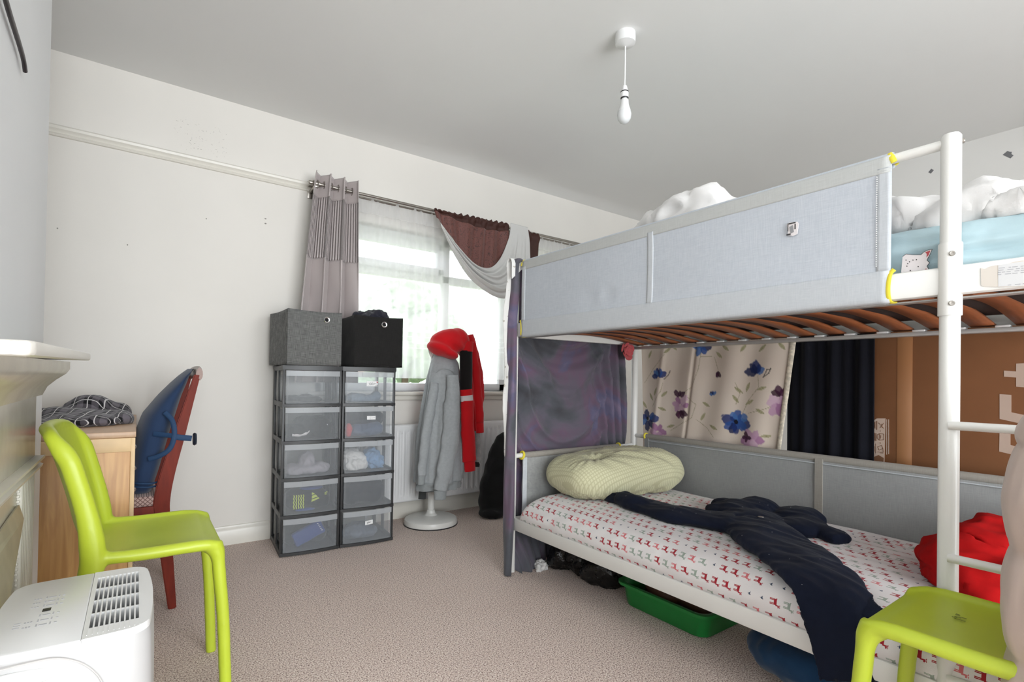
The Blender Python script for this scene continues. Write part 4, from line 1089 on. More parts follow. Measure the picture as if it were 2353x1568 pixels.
o = soft('folded_clothes', bm, cloth('royal_blue_cotton', (60, 80, 146), .05), None, .005, 2, [(.004, (20, 20, 20), 'n')], floor=.027); tag(o, 'royal blue folded garment tilted in the bottom unlabelled drawer', 'clothes', 'clothes kept in the drawers')
bm = NB()
for k in range(5): add_box(bm, (.045+.006*k-.002, .036, .150-.010*k), (.049+.006*k+.001, .038, .154-.010*k))
bm.transform(mat4(TL)); w_ = obj('white_tag_print', bm, M['whiteband'], None); w_.parent = o
content(TL, 0, [(-.03, .17, .06, .11, .07, .07), (.07, .16, .04, .05, .08, .05), (-.08, .16, .05, .05, .08, .06)], M['darkgrey'], 'dark grey clothes behind the royal blue garment, bottom unlabelled drawer')
content(TR, 4, [(-.05, .12, .02, .07, .08, .03), (.03, .13, .015, .06, .07, .025), (.07, .11, .025, .03, .05, .03)], cloth('blue_grey_cotton', (128, 142, 158), .06), 'blue grey socks in drawer with the red marked label')
content(TR, 3, [(0, .15, .10, .115, .10, .05), (-.06, .17, .09, .06, .10, .055), (.085, .16, .10, .04, .09, .05)], M['navy'], 'dark navy clothes on top in drawer with the faded label')
content(TR, 3, [(0, .10, .030, .11, .07, .045), (.05, .09, .04, .07, .06, .042), (-.03, .12, .04, .09, .07, .035)], cloth('denim_blue', (84, 98, 124), .1), 'denim blue clothes below the navy ones behind faded label')
content(TR, 3, [(-.108, .055, .035, .022, .035, .045)], cloth('coral_cotton', (206, 70, 76), .05), 'coral red garment in left corner of drawer with the faded label', wr=((.006, (30, 30, 30), 'n'),))
content(TR, 2, [(-.06, .11, .03, .06, .07, .045), (-.03, .10, .04, .05, .06, .05), (-.09, .13, .03, .035, .08, .05), (-.07, .14, .085, .06, .08, .03)], M['whiteduvet'], 'white underclothes in the middle drawer of the black box tower', vox=.006, wr=((.016, (34, 34, 34), 'n'), (.016, (60, 50, 40), 'r')))
content(TR, 2, [(.06, .10, .05, .05, .06, .055), (.085, .11, .03, .035, .06, .04), (.05, .12, .08, .04, .06, .04)], cloth('sky_blue_cotton', (134, 170, 210), .12, vs=40), 'sky blue crumpled clothes in the middle drawer of black box tower', vox=.006, wr=((.018, (36, 36, 36), 'n'), (.016, (60, 50, 40), 'r')))
content(TR, 1, [(-.03, .11, .075, .11, .10, .085), (.06, .11, .065, .07, .10, .085), (-.08, .11, .055, .055, .10, .075)], M['navy'], 'dark navy clothes filling the fourth drawer of black box tower', wr=((.008, (22, 22, 22), 'n'),))
content(TR, 0, [(-.05, .10, .03, .07, .07, .04), (.02, .09, .028, .06, .06, .035), (-.02, .12, .05, .07, .06, .03)], cloth('slate_cotton', (118, 126, 140), .08), 'slate grey clothes in the bottom drawer with tilted label', wr=((.014, (30, 30, 30), 'n'), (.012, (50, 40, 30), 'r')))

# fabric storage boxes on top
def fabric_box(loc, rz, w, d, h, m, inner, label, ring_x):
    t = thing('storage_box', label, 'storage box', loc, rz, 'fabric storage boxes')
    bm = NB(); f = .004
    P0 = [(-w/2, 0), (w/2, 0), (w/2, d), (-w/2, d)]
    def wallp(p, q, nm): return
    tt = NB(); N_ = 14
    def side(a, b):
        rows_ = []
        for j in range(N_+1):
            z = h*j/N_; row = []
            for i in range(N_+1):
                s = i/N_; x, y = a[0]+(b[0]-a[0])*s, a[1]+(b[1]-a[1])*s
                n = Vector((b[1]-a[1], -(b[0]-a[0]), 0)).normalized()
                q = math.sin(PI*s)*math.sin(PI*j/N_)*.006*nz((x*9, y*9, z*9), 1, 3)*2
                p = Vector((x, y, z-.006*math.sin(PI*s)*(j/N_)**4))+n*q; row.append(tt.verts.new(p))
            rows_.append(row)
        for A, B in zip(rows_, rows_[1:]):
            for i in range(N_): tt.faces.new((A[i], A[i+1], B[i+1], B[i]))
    for k in range(4): side(P0[k], P0[(k+1) % 4])
    tt.faces.new([tt.verts.new((x, y, .003)) for x, y in P0])
    bmesh.ops.remove_doubles(tt, verts=tt.verts[:], dist=.0005); merge(bm, tt)
    o = loc_obj('body', bm, m, t, angle=30); solid(o, .006, 1)
    o.modifiers['thickness'].offset = -1
    bm = NB()
    add_lathe(bm, [(.0105, -.001), (.0175, -.001), (.018, .001), (.015, .003), (.0105, .002), (.0105, -.001)], M=Matrix.Translation((ring_x, -.001, h-.048)) @ Matrix.Rotation(PI/2, 4, 'X'), n=28); loc_obj('eyelet', bm, M['chrome'], t)
    bm = NB(); add_lathe(bm, [(0, .0008), (.0107, .0008), (.0107, -.003), (0, -.003)], M=Matrix.Translation((ring_x, -.001, h-.048)) @ Matrix.Rotation(PI/2, 4, 'X'), n=24); loc_obj('eyelet_shade', bm, M['dark'], t)  # black disc painting the dark of the hole
    return t
B1 = fabric_box((.805, 2.985, TH_+.002), .05, .298, .37, .308, M['boxgrey'], None, 'grey woven fabric box with eyelet on the left drawer tower', .062)
B2 = fabric_box((1.172, 2.968, TH_+.002), 0., .300, .36, .305, M['boxblack'], None, 'black fabric box with eyelet on the right drawer tower', .03)
bm = NB()
for x_, y_, z_, a, b, c_ in ((1.17, 3.12, 1.33, .10, .10, .06), (1.20, 3.10, 1.385, .065, .06, .03), (1.235, 3.14, 1.37, .06, .06, .03), (1.14, 3.15, 1.37, .06, .08, .025), (1.17, 3.15, 1.28, .12, .12, .05)): add_ell(bm, (x_, y_, z_), (a, b, c_))
o = soft('dark_garment', bm, cloth('charcoal_navy_knit', (42, 42, 52), .1), None, .008, 2, [(.03, (16, 16, 16), 'n'), (.02, (30, 24, 24), 'r')]); tag(o, 'dark garment heaped over the rim of the black fabric box', 'clothes')

# ---------------------------------------------------------------- coat stand and what hangs on it
SX, SY = 1.650, 3.185
st = thing('coat_stand', 'white coat stand with round base carrying the hooded tops', 'coat stand', (SX, SY, 0))
bm = NB(); add_lathe(bm, [(0, 0), (.172, 0), (.180, .006), (.181, .022), (.176, .038), (.160, .047), (.08, .053), (.045, .060), (.030, .075), (.026, .095), (0, .1)], n=56); loc_obj('base', bm, M['white'], st, angle=30)
bm = NB(); add_lathe(bm, [(.181, .0005), (.184, .0005), (.184, .006), (.181, .007)], n=56); loc_obj('rubber_ring', bm, M['blackplastic'], st)
bm = NB(); add_lathe(bm, [(0, .06), (.0225, .06), (.021, 1.22), (.015, 1.26), (.0, 1.265)], n=24); loc_obj('pole', bm, M['white'], st)
for k in range(3):
    a = k*2*PI/3-.6; bm = NB(); add_tube(bm, spline([(0, 0, 1.14), (.025*math.cos(a), .025*math.sin(a), 1.15), (.045*math.cos(a), .045*math.sin(a), 1.18), (.05*math.cos(a), .05*math.sin(a), 1.205)], 5), .009, 10); loc_obj('hook', bm, M['white'], st)
def folded_loft(rows, nf, amp, n=120, seed=0.):
    """hanging cloth tube: rows of (z, cx, cy, half x, half y); vertical folds deepen downwards"""
    t = NB(); R = []; z1, z0 = rows[0][0], rows[-1][0]; zs = [z1+(z0-z1)*i/70 for i in range(71)]
    Zr = [-r[0] for r in rows]
    for z in zs:
        cx_, cy_, a, b = (interp(Zr, [r[k] for r in rows], -z) for k in (1, 2, 3, 4)); d = (z1-z)/(z1-z0)
        r_ = []
        for j in range(n):
            q = 2*PI*j/n
            f = 1+amp*sm(d*1.6)*(math.sin(nf*q+seed+1.6*math.sin(2*q+seed)+d*.7)*.7+.5*math.sin((nf*2-1)*q+2*seed)*.5)+.05*nz((math.cos(q)*1.5, math.sin(q)*1.5, z*5), 1, seed)
            r_.append(t.verts.new((cx_+a*f*math.cos(q), cy_+b*f*math.sin(q), z)))
        R.append(r_)
    for A, B in zip(R, R[1:]):
        for j in range(n): t.faces.new((A[j], A[(j+1) % n], B[(j+1) % n], B[j]))
    t.faces.new(R[0][::-1])
    bm = NB(); merge(bm, t); return bm
gh = thing('grey_hoodie', 'grey marl jersey top hanging on the coat stand below the red hood', 'hooded top', (1.69, 3.14, .2))
bm = folded_loft([(1.19, 1.70, 3.14, .055, .05), (1.10, 1.705, 3.13, .095, .085), (1.0, 1.70, 3.13, .115, .10), (.8, 1.69, 3.13, .132, .11), (.55, 1.68, 3.13, .148, .115), (.30, 1.675, 3.13, .160, .12)], 7, .17, seed=.6)
o = obj('body', bm, M['greyhood'], gh, angle=0); solid(o, .005)
bm = folded_loft([(.302, 1.675, 3.13, .158, .118), (.25, 1.675, 3.13, .150, .112)], 7, .13, seed=2.1); o = obj('hem_rib', bm, M['greyrib'], gh, angle=0); solid(o, .005)
def px_tube(nm, pts, y_, rad, m, par, n=18, wr=0., flat=.62, ycurve=None):
    P = spline([at(1, y_+(ycurve[i] if ycurve else 0), *p) for i, p in enumerate(pts)], 8); k = len(P)
    R = [interp(list(range(len(rad))), rad, i/(k-1)*(len(rad)-1)) for i in range(k)]
    bm = NB(); add_tube(bm, P, [(r, r*flat) for r in R], n, up=(0, 1, 0))
    if wr:
        for v in bm.verts: v.co += Vector((nz(v.co*1.0, 16, 2), nz(v.co, 16, 5), 0))*wr
    return obj(nm, bm, m, par, angle=0)
px_tube('sleeve', [(1040, 862), (1040, 930), (1034, 1010), (1022, 1080), (1012, 1128)], 2.985, [.035, .058, .062, .058, .047], M['greyhood'], gh, wr=.012)
px_tube('cuff', [(1012, 1127), (1011, 1148)], 2.985, [.044, .042], M['greyrib'], gh)
px_tube('sleeve', [(1000, 880), (986, 960), (974, 1040), (969, 1094)], 3.06, [.03, .036, .034, .026], M['greyhood'], gh, wr=.008)
px_tube('cuff', [(969, 1093), (968, 1114)], 3.06, [.026, .025], M['greyrib'], gh)
px_tube('sleeve', [(1060, 900), (1062, 1000), (1058, 1060), (1048, 1104)], 3.07, [.03, .04, .045, .038], M['greyhood'], gh, wr=.010)
px_tube('cuff', [(1048, 1102), (1046, 1121)], 3.07, [.036, .034], M['greyrib'], gh)
bm = NB(); S = spline([at(1, 3.005, *p) for p in ((1001, 858), (1018, 848), (1042, 856), (1056, 884))], 6); add_tube(bm, S, .0025, 8); obj('hood_seam', bm, M['greyrib'], gh)
dj = thing('dark_jacket', 'dark grey jacket hanging innermost on the coat stand behind grey top', 'jacket', (1.6, 3.2, .2))
px_tube('sleeve', [(985, 900), (976, 1000), (972, 1090), (972, 1122)], 3.16, [.03, .034, .032, .028], M['darkgrey'], dj); px_tube('cuff', [(972, 1120), (970, 1147)], 3.16, [.027, .028], M['darkgrey'], dj)
bm = folded_loft([(1.08, 1.69, 3.17, .05, .05), (.6, 1.67, 3.16, .10, .09), (.24, 1.66, 3.15, .12, .09)], 5, .08); o = obj('body', bm, M['black'], dj, angle=0); solid(o, .004)
px_tube('striped_sleeve', [(1088, 930), (1096, 1000), (1099, 1050), (1097, 1066)], 3.16, [.03, .028, .024, .02], cloth('pale_grey_stripe', (176, 174, 174), .2, vs=30), dj); px_tube('striped_cuff', [(1097, 1062), (1096, 1073)], 3.16, [.022, .02], M['black'], dj)

rh = thing('red_hoodie', 'red hooded top with black panel and white band hanging on coat stand', 'hooded top', (1.74, 3.1, 1.2))
bm = NB(); c0 = at(1, 3.07, 1030, 788)
def bl(px, py, y_, rx, ry, rz, rot=0.): p = at(1, y_, px, py); add_ell(bm, p, (rx, ry, rz), rot=Matrix.Rotation(rot, 4, 'Y'))
bl(1029, 787, 3.07, .128, .105, .092, -.05); bl(1050, 783, 3.08, .085, .10, .080, 0); bl(1012, 800, 3.05, .080, .09, .060, .3); bl(1030, 812, 3.03, .070, .07, .034, .2); bl(1067, 800, 3.08, .040, .06, .075, 0)
o = soft('hood', bm, M['redhood'], rh, .008, 5, [(.012, (7, 7, 7), 'n')],
         disp=lambda p, n: p+n*(.007*math.sin(p.x*34+p.z*66)*sm((1.30-p.z)*10)))
px_tube('sleeve', [(1073, 785), (1072, 808)], 3.02, [.050, .048], M['redhood'], rh, flat=.55)
px_tube('black_panel', [(1071, 806), (1071, 850), (1071, 896)], 3.02, [.048, .048, .046], M['blackpanel'], rh, flat=.55)
px_tube('sleeve', [(1071, 895), (1072, 910)], 3.02, [.047, .047], M['redhood'], rh, flat=.55)
px_tube('white_band', [(1072, 909), (1073, 922)], 3.02, [.0475, .0475], M['whiteband'], rh, flat=.55)
px_tube('sleeve', [(1073, 921), (1074, 970), (1077, 1030), (1079, 1060)], 3.02, [.047, .050, .052, .050], M['redhood'], rh, flat=.55, wr=.006)
px_tube('cuff', [(1079, 1058), (1080, 1083)], 3.02, [.043, .041], M['redhood'], rh, flat=.55)
px_tube('body', [(1072, 772), (1086, 830), (1097, 885), (1098, 940), (1096, 990)], 3.10, [.05, .058, .052, .04, .034], M['redhood'], rh, flat=.8, wr=.008)
px_tube('sleeve', [(1084, 785), (1092, 850), (1099, 920), (1102, 972)], 3.05, [.028, .032, .034, .032], M['redhood'], rh, flat=.6, wr=.006)
px_tube('cuff', [(1102, 970), (1103, 995)], 3.05, [.031, .030], M['redhood'], rh, flat=.6)
# black bag leaning below the window
bm = NB()
for x_, y_, z_, a, b, c_ in ((2.22, 3.15, .10, .19, .13, .13), (2.22, 3.16, .20, .175, .12, .16), (2.24, 3.17, .30, .145, .11, .16), (2.25, 3.18, .40, .115, .09, .15), (2.27, 3.19, .48, .09, .07, .12), (2.13, 3.10, .03, .14, .10, .035)): add_ell(bm, (x_, y_, z_), (a, b, c_))
o = soft('black_bag', bm, M['black'], None, .012, 5, [(.02, (6, 6, 5), 'n'), (.010, (16, 16, 7), 'r')], floor=.002); tag(o, 'black cloth bag slumped on floor between radiator and bunk bed', 'bag')
# ---------------------------------------------------------------- bunk bed
BX0, BX1, BY0, BY1 = 1.60, 2.53, .10, 2.16
ZU, ZTOP = 1.222, 1.602
bed = thing('bunk_bed', 'white metal bunk bed with grey fabric guard panels and ladder', 'bunk bed', ((BX0+BX1)/2, (BY0+BY1)/2, 0))
def bpost(x, y, z1, r=.0205):
    bm = NB(); add_lathe(bm, [(0, 0), (r, 0), (r, z1-.006), (r-.004, z1), (0, z1+.0005)], center=(x, y, 0), n=28); return obj('post', bm, M['white'], bed, angle=35)
pF = bpost(BX0, .385, 1.617); bpost(BX0, BY0, 1.617); bpost(1.592, BY1, 1.612, .0165); bpost(BX1, BY1, 1.612); bpost(BX1, BY0, 1.612)
bm = NB(); add_lathe(bm, [(.0205, 1.172), (.0232, 1.172), (.0238, 1.174), (.0238, 1.346), (.0232, 1.349), (.0205, 1.349)], center=(BX0, .385, 0), n=32); slv = obj('sleeve', bm, M['white'], pF, angle=35)
def bolt(x, y, z, par, d=(-1, 0, 0), r=.0065):
    d = Vector(d); rot = d.to_track_quat('Z', 'Y').to_matrix().to_4x4()
    bm = NB(); add_lathe(bm, [(0, .001), (.0024, .001), (.0026, .0026), (r*.8, .003), (r, .0012), (r, -.003), (0, -.003)], M=Matrix.Translation((x, y, z)) @ rot, n=20); return obj('bolt', bm, M['steel'], par)
dv = Vector((-.93, -.37, 0)); 
for z in (1.32, 1.20): bolt(BX0+dv.x*.0238, .385+dv.y*.0238, z, pF, dv)
bolt(BX0+.012, .385-.0205, 1.598, pF, (.2, -1, 0), .006)
def rail(nm, lo, hi, b=.007): return box_obj(nm, lo, hi, M['white'], bed, b)
rail('side_rail', (BX0-.014, BY0, ZU), (BX0+.014, BY1-.004, ZU+.071), .010)
rail('side_rail', (BX0-.014, BY0, .220), (BX0+.014, BY1+.016, .281), .005)
rail('side_rail', (BX1-.014, BY0, .220), (BX1+.014, BY1, .281), .005)
rail('side_rail', (BX1-.002, BY0, ZU), (BX1+.012, BY1, ZU+.05), .003)
for y_ in (BY0, BY1):
    rail('end_rail', (BX0, y_-.012, .220), (BX1, y_+.012, .281), .005); rail('end_rail', (BX0, y_-.012, ZU), (BX1, y_+.012, ZU+.064), .006)
box_obj('slat_ledge', (BX1-.045, BY0, 1.198), (BX1+.001, BY1, 1.214), M['ledge'], bed, .002)
box_obj('slat_ledge', (BX0+.012, BY0, 1.215), (BX0+.045, BY1, 1.219), M['ledge'], bed, .001)
for z in (.62, .34, .906, 1.19)[:3]:
    zz = {.62: .588, .34: .30, .906: .906}[z]
    tube_obj('ladder_rung', [(BX0-.016, .385-.004, zz), (BX0-.016, BY0, zz)], .0105, M['white'], bed)
tube_obj('guard_bar', [(BX0, .385, ZTOP-.005), (BX0, BY1, ZTOP-.005)], .0125, M['white'], bed)
tube_obj('guard_bar', [(BX1, BY0, ZTOP-.005), (BX1, BY1, ZTOP-.005)], .0125, M['white'], bed)
tube_obj('guard_bar', [(BX0, BY1, ZTOP-.005), (BX1, BY1, ZTOP-.005)], .0125, M['white'], bed)
tube_obj('guard_bar', [(BX0, BY1, .600), (BX1, BY1, .600)], .0125, M['white'], bed)
tube_obj('guard_bar', [(BX1, BY0, .662), (BX1, BY1, .662)], .0125, M['white'], bed)
for k in range(17):
    y_ = .142+.122*k
    def sl(u, v): x = BX0+.018+(BX1-.012-BX0-.018)*u; return (x, y_-.034+.068*v, 1.2205+.036*math.sin(PI*u)**1.0)
    me = grid_mesh('slat', sl, 24, 2); o = finish('slat', me, M['slat'], bed, angle=0); solid(o, .009, 1); o.modifiers['thickness'].offset = 1
    o.modifiers['thickness'].use_even_offset = True
for k in range(16):
    box_obj('slat_cap', (BX1-.046, .142+.122*k+.045, 1.2142), (BX1-.010, .142+.122*k+.085, 1.222), M['whiteplastic'], bed, .002)
# upper front guard: cloth sleeve over the bar, down to and round the rail
sec = [(BX0+.004, 1.575), (BX0+.013, 1.588), (BX0+.0145, 1.600), (BX0+.009, 1.611), (BX0, 1.614), (BX0-.010, 1.610), (BX0-.0148, 1.600), (BX0-.0145, 1.575), (BX0-.013, 1.50), (BX0-.013, 1.40), (BX0-.014, 1.32), (BX0-.0165, 1.296), (BX0-.0168, 1.26), (BX0-.0165, 1.228), (BX0-.010, 1.2195), (BX0+.016, 1.2195)]
SECP = spline([(a, 0, b) for a, b in sec], 4)
SL = [0]
for a, b in zip(SECP, SECP[1:]): SL.append(SL[-1]+(b-a).length)
GY0, GY1 = .503, 2.102
def guard_pt(y, s, out=0.):
    p = Vector((interp(SL, [q.x for q in SECP], s), y, interp(SL, [q.z for q in SECP], s)))
    z = p.z
    if 1.30 < z < 1.57 and s > SL[-1]*.2:
        w = sm((z-1.30)*14)*sm((1.57-z)*14)
        p.x += w*.006*nz((y*2.2, z*3, 1), 1, 3)+w*.003*max(0, 1-((y-1.62)**2+(z-1.345)**2)/.004)+w*.003*max(0, 1-((y-1.50)**2+(z-1.36)**2)/.002)
    p.x -= out*(1 if s > SL[-1]*.12 else 0); p.z += out*(.7 if SL[-1]*.08 < s < SL[-1]*.2 else 0)-(out if s > SL[-1]*.93 else 0)
    if s < SL[-1]*.09: p.x += out*2
    return p
def guard_part(nm, y0, y1, s0, s1, out, m, par, ny, ns):
    me = grid_mesh(nm, lambda u, v: guard_pt(y0+(y1-y0)*u, s0+(s1-s0)*v, out), ny, ns); o = finish(nm, me, m, par, angle=0); return solid(o, .0022, 0)
def s_at(z):
    best = min(range(len(SL)), key=lambda i: abs(SECP[i].z-z)+(10 if SECP[i].x > BX0-.009 else 0)); return SL[best]
gf = guard_part('guard_fabric', GY0, GY1, 0, SL[-1], 0, M['guard'], bed, 160, 60)
guard_part('top_hem', GY0+.002, GY1-.002, s_at(1.605), s_at(1.566), .0014, M['guard_bar'], gf, 80, 8)
guard_part('bottom_hem', GY0+.002, GY1-.002, s_at(1.302), SL[-1]*.985, .0016, M['guard_hem'], gf, 80, 20)
guard_part('seam_strip', 1.272, 1.300, s_at(1.57), s_at(1.30), .0016, M['guard_hem'], gf, 4, 30)
guard_part('end_hem', GY1-.030, GY1-.002, s_at(1.57), s_at(1.30), .0016, M['guard_hem'], gf, 4, 30)
guard_part('end_hem', GY0+.002, GY0+.032, s_at(1.57), s_at(1.30), .0014, M['guard_hem'], gf, 4, 30)
bm = NB()
for k in range(42):
    z = 1.315+k*.0058; add_box(bm, (BX0-.0190, GY0+.0315, z), (BX0-.0160, GY0+.0330, z+.0032))
obj('stitching', bm, M['stitch'], gf)
# yellow bindings
def binding(pts, r=(.0045, .006), up=(0, 1, 0)):
    bm = NB(); P = spline(pts, 5); add_tube(bm, P, [r]*len(P), 10, up=up); return obj('edge_binding', bm, M['yellow'], gf)
for y_, s in ((GY0, -1), (GY1, 1)):
    yy = y_+s*.002
    binding([(BX0+.012, yy, 1.584), (BX0+.0145, yy-s*.008, 1.600), (BX0+.004, yy-s*.012, 1.6125), (BX0-.009, yy-s*.010, 1.610), (BX0-.0155, yy-s*.002, 1.598), (BX0-.0155, yy+s*.004, 1.583)], (.0025, .007))
    binding([(BX0-.0155, yy+s*.006, 1.302), (BX0-.0175, yy-s*.003, 1.29), (BX0-.0182, yy-s*.007, 1.26), (BX0-.0178, yy-s*.006, 1.23), (BX0-.008, yy-s*.004, 1.2185), (BX0+.012, yy, 1.2185)], (.0025, .006))
# torn sticker on the guard
T_ = [at(0, BX0-.0155, *p) for p in ((1809, 516), (1815, 512), (1833, 510), (1836, 515), (1833, 538), (1822, 543), (1811, 540), (1812, 532))]
bm = NB(); add_prism(bm, [(p.y, p.z) for p in T_], BX0-.0185, BX0-.0165, 'yz', mi=0)
c = sum(T_, Vector())/8
add_prism(bm, [(c.y-.006, c.z-.012), (c.y+.004, c.z-.014), (c.y+.008, c.z+.006), (c.y-.002, c.z+.010)], BX0-.0195, BX0-.0183, 'yz', mi=1)
for a, b, w, h in ((.0, .016, .010, .0018), (.010, -.016, .006, .002), (-.009, .004, .0015, .008), (.012, .006, .001, .012)): add_box(bm, (BX0-.0196, c.y+a-w, c.z+b-h), (BX0-.0184, c.y+a+w, c.z+b+h), mi=2)
s_ = obj('torn_sticker', bm, [M['whiteband'], mat('sticker_grey', col(150, 150, 152), .5), mat('sticker_dark', col(60, 58, 58), .6)], gf, smooth=False); s_['label'] = 'torn remains of a silver sticker'
# peeling paper label on the rail
xl = BX0-.0142
L_ = [at(0, xl, *p) for p in ((2254, 616), (2264, 619), (2268, 617), (2270, 615), (2282, 611), (2300, 609), (2318, 607), (2330, 602), (2400, 592), (2400, 656), (2300, 660), (2262, 659), (2255, 656))]
bm = NB(); add_prism(bm, [(p.y, p.z) for p in L_], xl-.0012, xl, 'yz', mi=0)
cut = [p for p in L_]
G_ = [at(0, xl, *p) for p in ((2294, 610), (2400, 594), (2400, 655), (2294, 659))]; add_prism(bm, [(p.y, p.z) for p in G_], xl-.0016, xl-.0011, 'yz', mi=1)
rs = random.Random(2)
for r_, (x0_, y0_) in enumerate(((2296, 616), (2295, 621), (2293, 626), (2293, 631), (2316, 655))):
    x_ = x0_
    while x_ < 2392:
        w = rs.uniform(5, 14); P = [at(0, xl, x_+dx, y0_-(x_+dx-x0_)*.09+dy) for dx, dy in ((0, 0), (w, 0), (w, 1.7), (0, 1.7))]
        add_prism(bm, [(p.y, p.z) for p in P], xl-.0020, xl-.0015, 'yz', mi=2); x_ += w+rs.uniform(2, 9)
pl = obj('paper_label', bm, [mat('label_glue', col(226, 218, 208), .7), mat('label_paper', col(226, 226, 226), .7), M['fadedink']], bed, smooth=False); pl['label'] = 'peeling printed paper label'
# lower guards
def panel(nm, fn, m, par, nu=60, nv=20): o = finish(nm, grid_mesh(nm, fn, nu, nv), m, par, angle=0); return solid(o, .003, 0)
hx0, hx1 = 1.648, 2.385
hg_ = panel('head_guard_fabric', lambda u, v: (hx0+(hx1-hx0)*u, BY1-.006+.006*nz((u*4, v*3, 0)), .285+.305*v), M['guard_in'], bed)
tube_obj('bar_sleeve', [(hx0, BY1, .600), (hx1, BY1, .600)], .0165, M['guard_trim'], hg_)
box_obj('end_hem', (hx0, BY1-.012, .285), (hx0+.026, BY1-.006, .59), M['guard_hem'], hg_)
for x_ in (hx0, hx1):
    bm = NB(); add_tube(bm, [(x_+.018*math.cos(a)*0+.004*math.sin(a), BY1+.0185*math.cos(a), .600+.0185*math.sin(a)) for a in [2*PI*k/16 for k in range(16)]], (.006), 8, closed=True); obj('edge_binding', bm, M['yellow'], hg_)
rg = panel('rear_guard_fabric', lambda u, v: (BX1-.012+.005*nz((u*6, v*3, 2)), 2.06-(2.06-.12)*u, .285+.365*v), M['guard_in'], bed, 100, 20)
tube_obj('bar_sleeve', [(BX1, 2.06, .662), (BX1, .12, .662)], .0175, M['guard_trim'], rg)
box_obj('seam_strip', (BX1-.021, 1.050, .285), (BX1-.015, 1.083, .66), M['guard_trim'], rg)
box_obj('end_hem', (BX1-.020, 2.030, .285), (BX1-.015, 2.06, .655), M['guard_in'], rg)
for k, (a, b) in enumerate(((2.03, 1.083), (1.05, .12))): box_obj('seam_line', (BX1-.0215, b, .6385), (BX1-.0145, a, .6415), M['guard_hem'], rg)
bm = NB(); add_tube(bm, [(BX1+.0185*math.cos(a), 2.062+.004*math.sin(a), .662+.0185*math.sin(a)) for a in [2*PI*k/16 for k in range(16)]], .006, 8, closed=True); obj('edge_binding', bm, M['yellow'], rg)

# ---------------------------------------------------------------- mattresses
def mattress(prof, y0, y1, zb, m, name, parent_label, cat, wr, ns=90, ny=220, edge=.07, group=None):
    S = spline([(a, 0, b) for a, b in prof], 6); L = [0]
    for a, b in zip(S, S[1:]): L.append(L[-1]+(b-a).length)
    xc = (prof[0][0]+prof[-1][0])/2
    def pos(u, v):
        s = L[-1]*v; x, z = interp(L, [q.x for q in S], s), interp(L, [q.z for q in S], s)
        # rounded ends
        ee = .5-abs(u-.5); k = min(1, ee/.045)
        y = (y0+edge*(1-math.cos(k*PI/2)) if u < .5 else y1-edge*(1-math.cos(k*PI/2))) if k < 1 else y0+edge+(y1-y0-2*edge)*(u-.045)/.91
        h = math.sin(k*PI/2)
        z = zb+(z-zb)*(.02+.98*h); x = xc+(x-xc)*(1-.035*(1-h))
        return Vector((x, y, z))+wr(x, y, z, v)
    uv = lambda u, v: ((L[-1]*(1-v)), -pos(u, v).y)
    me = grid_mesh(name, pos, ny, ns, uv=uv)
    o = finish(name, me, m, None, angle=0); return tag(o, parent_label, cat, group)
def wr_low(x, y, z, v):
    f = sm((1.70-x)*12) if v < .5 else 0
    w = .006*nz((x*5, y*3, z*5), 1, 2)+f*(.010*nz((y*7, z*16, 1), 1, 5)+.007*math.sin(y*30+z*50))*.6
    rip = .0022*math.sin(x*95+2*nz((x*4, y*4, 0)))*sm((x-1.85)*4)
    return Vector((-f*abs(w)*.9, 0, w*(1-f)*.8+rip))
mattress([(1.630, .262), (1.606, .272), (1.592, .292), (1.590, .318), (1.602, .350), (1.630, .378), (1.69, .395), (1.82, .404), (2.10, .408), (2.35, .402), (2.455, .388), (2.490, .35), (2.494, .27)],
         .13, 2.112, .262, M['deer'], 'mattress', 'lower bunk mattress in white sheet printed with small red and green deer', 'mattress', wr_low, 110, 260, .085)
def wr_up(x, y, z, v):
    f = 1 if x < 1.68 else 0
    return Vector((-.017*ridge((y*1.8, z*30+1.2*math.sin(y*5), 0), 3)*f-.010*ridge((y*3.5, z*55+2*math.sin(y*7), 0), 5)*f, 0, .012*nz((x*5, y*4, 0), 1, 3)*sm((z-1.36)*20)))
mattress([(1.66, 1.264), (1.645, 1.272), (1.640, 1.30), (1.640, 1.35), (1.650, 1.39), (1.69, 1.412), (1.85, 1.42), (2.1, 1.42), (2.35, 1.415), (2.46, 1.395), (2.49, 1.35), (2.49, 1.264)],
         .13, 2.115, 1.264, M['lightblue'], 'mattress', 'upper bunk mattress covered with a rumpled light blue sheet', 'mattress', wr_up, 120, 200, .06)
um = bpy.data.objects['mattress.001']
o = box_obj('underside', (1.66, .15, 1.2585), (2.48, 2.10, 1.263), M['undershade'], None); o.parent = um  # shade painted onto the pale bottom of the mattress
# animal print patch on the sheet: white face with dots and pink ears
xp = 1.606
def pxpoly(P): return [(p.y, p.z) for p in (at(0, xp, *q) for q in P)]
bm = NB()
add_prism(bm, pxpoly([(2074, 590), (2082, 584), (2098, 586), (2116, 586), (2122, 580), (2132, 575), (2142, 573), (2138, 583), (2130, 598), (2136, 604), (2130, 612), (2134, 618), (2140, 627), (2100, 631), (2070, 634)]), xp, xp+.0016, 'yz', mi=0)
add_prism(bm, pxpoly([(2126, 580), (2138, 576), (2134, 586), (2129, 592), (2130, 584)]), xp-.0006, xp, 'yz', mi=1); add_prism(bm, pxpoly([(2122, 624), (2128, 617), (2136, 626), (2124, 630)]), xp-.0006, xp, 'yz', mi=1)
for a, b in ((2084, 612), (2090, 602), (2098, 598), (2106, 597), (2092, 622), (2110, 613), (2082, 598), (2086, 606)): add_prism(bm, pxpoly([(a-1.6, b), (a, b-1.6), (a+1.6, b), (a, b+1.6)]), xp-.0006, xp, 'yz', mi=2)
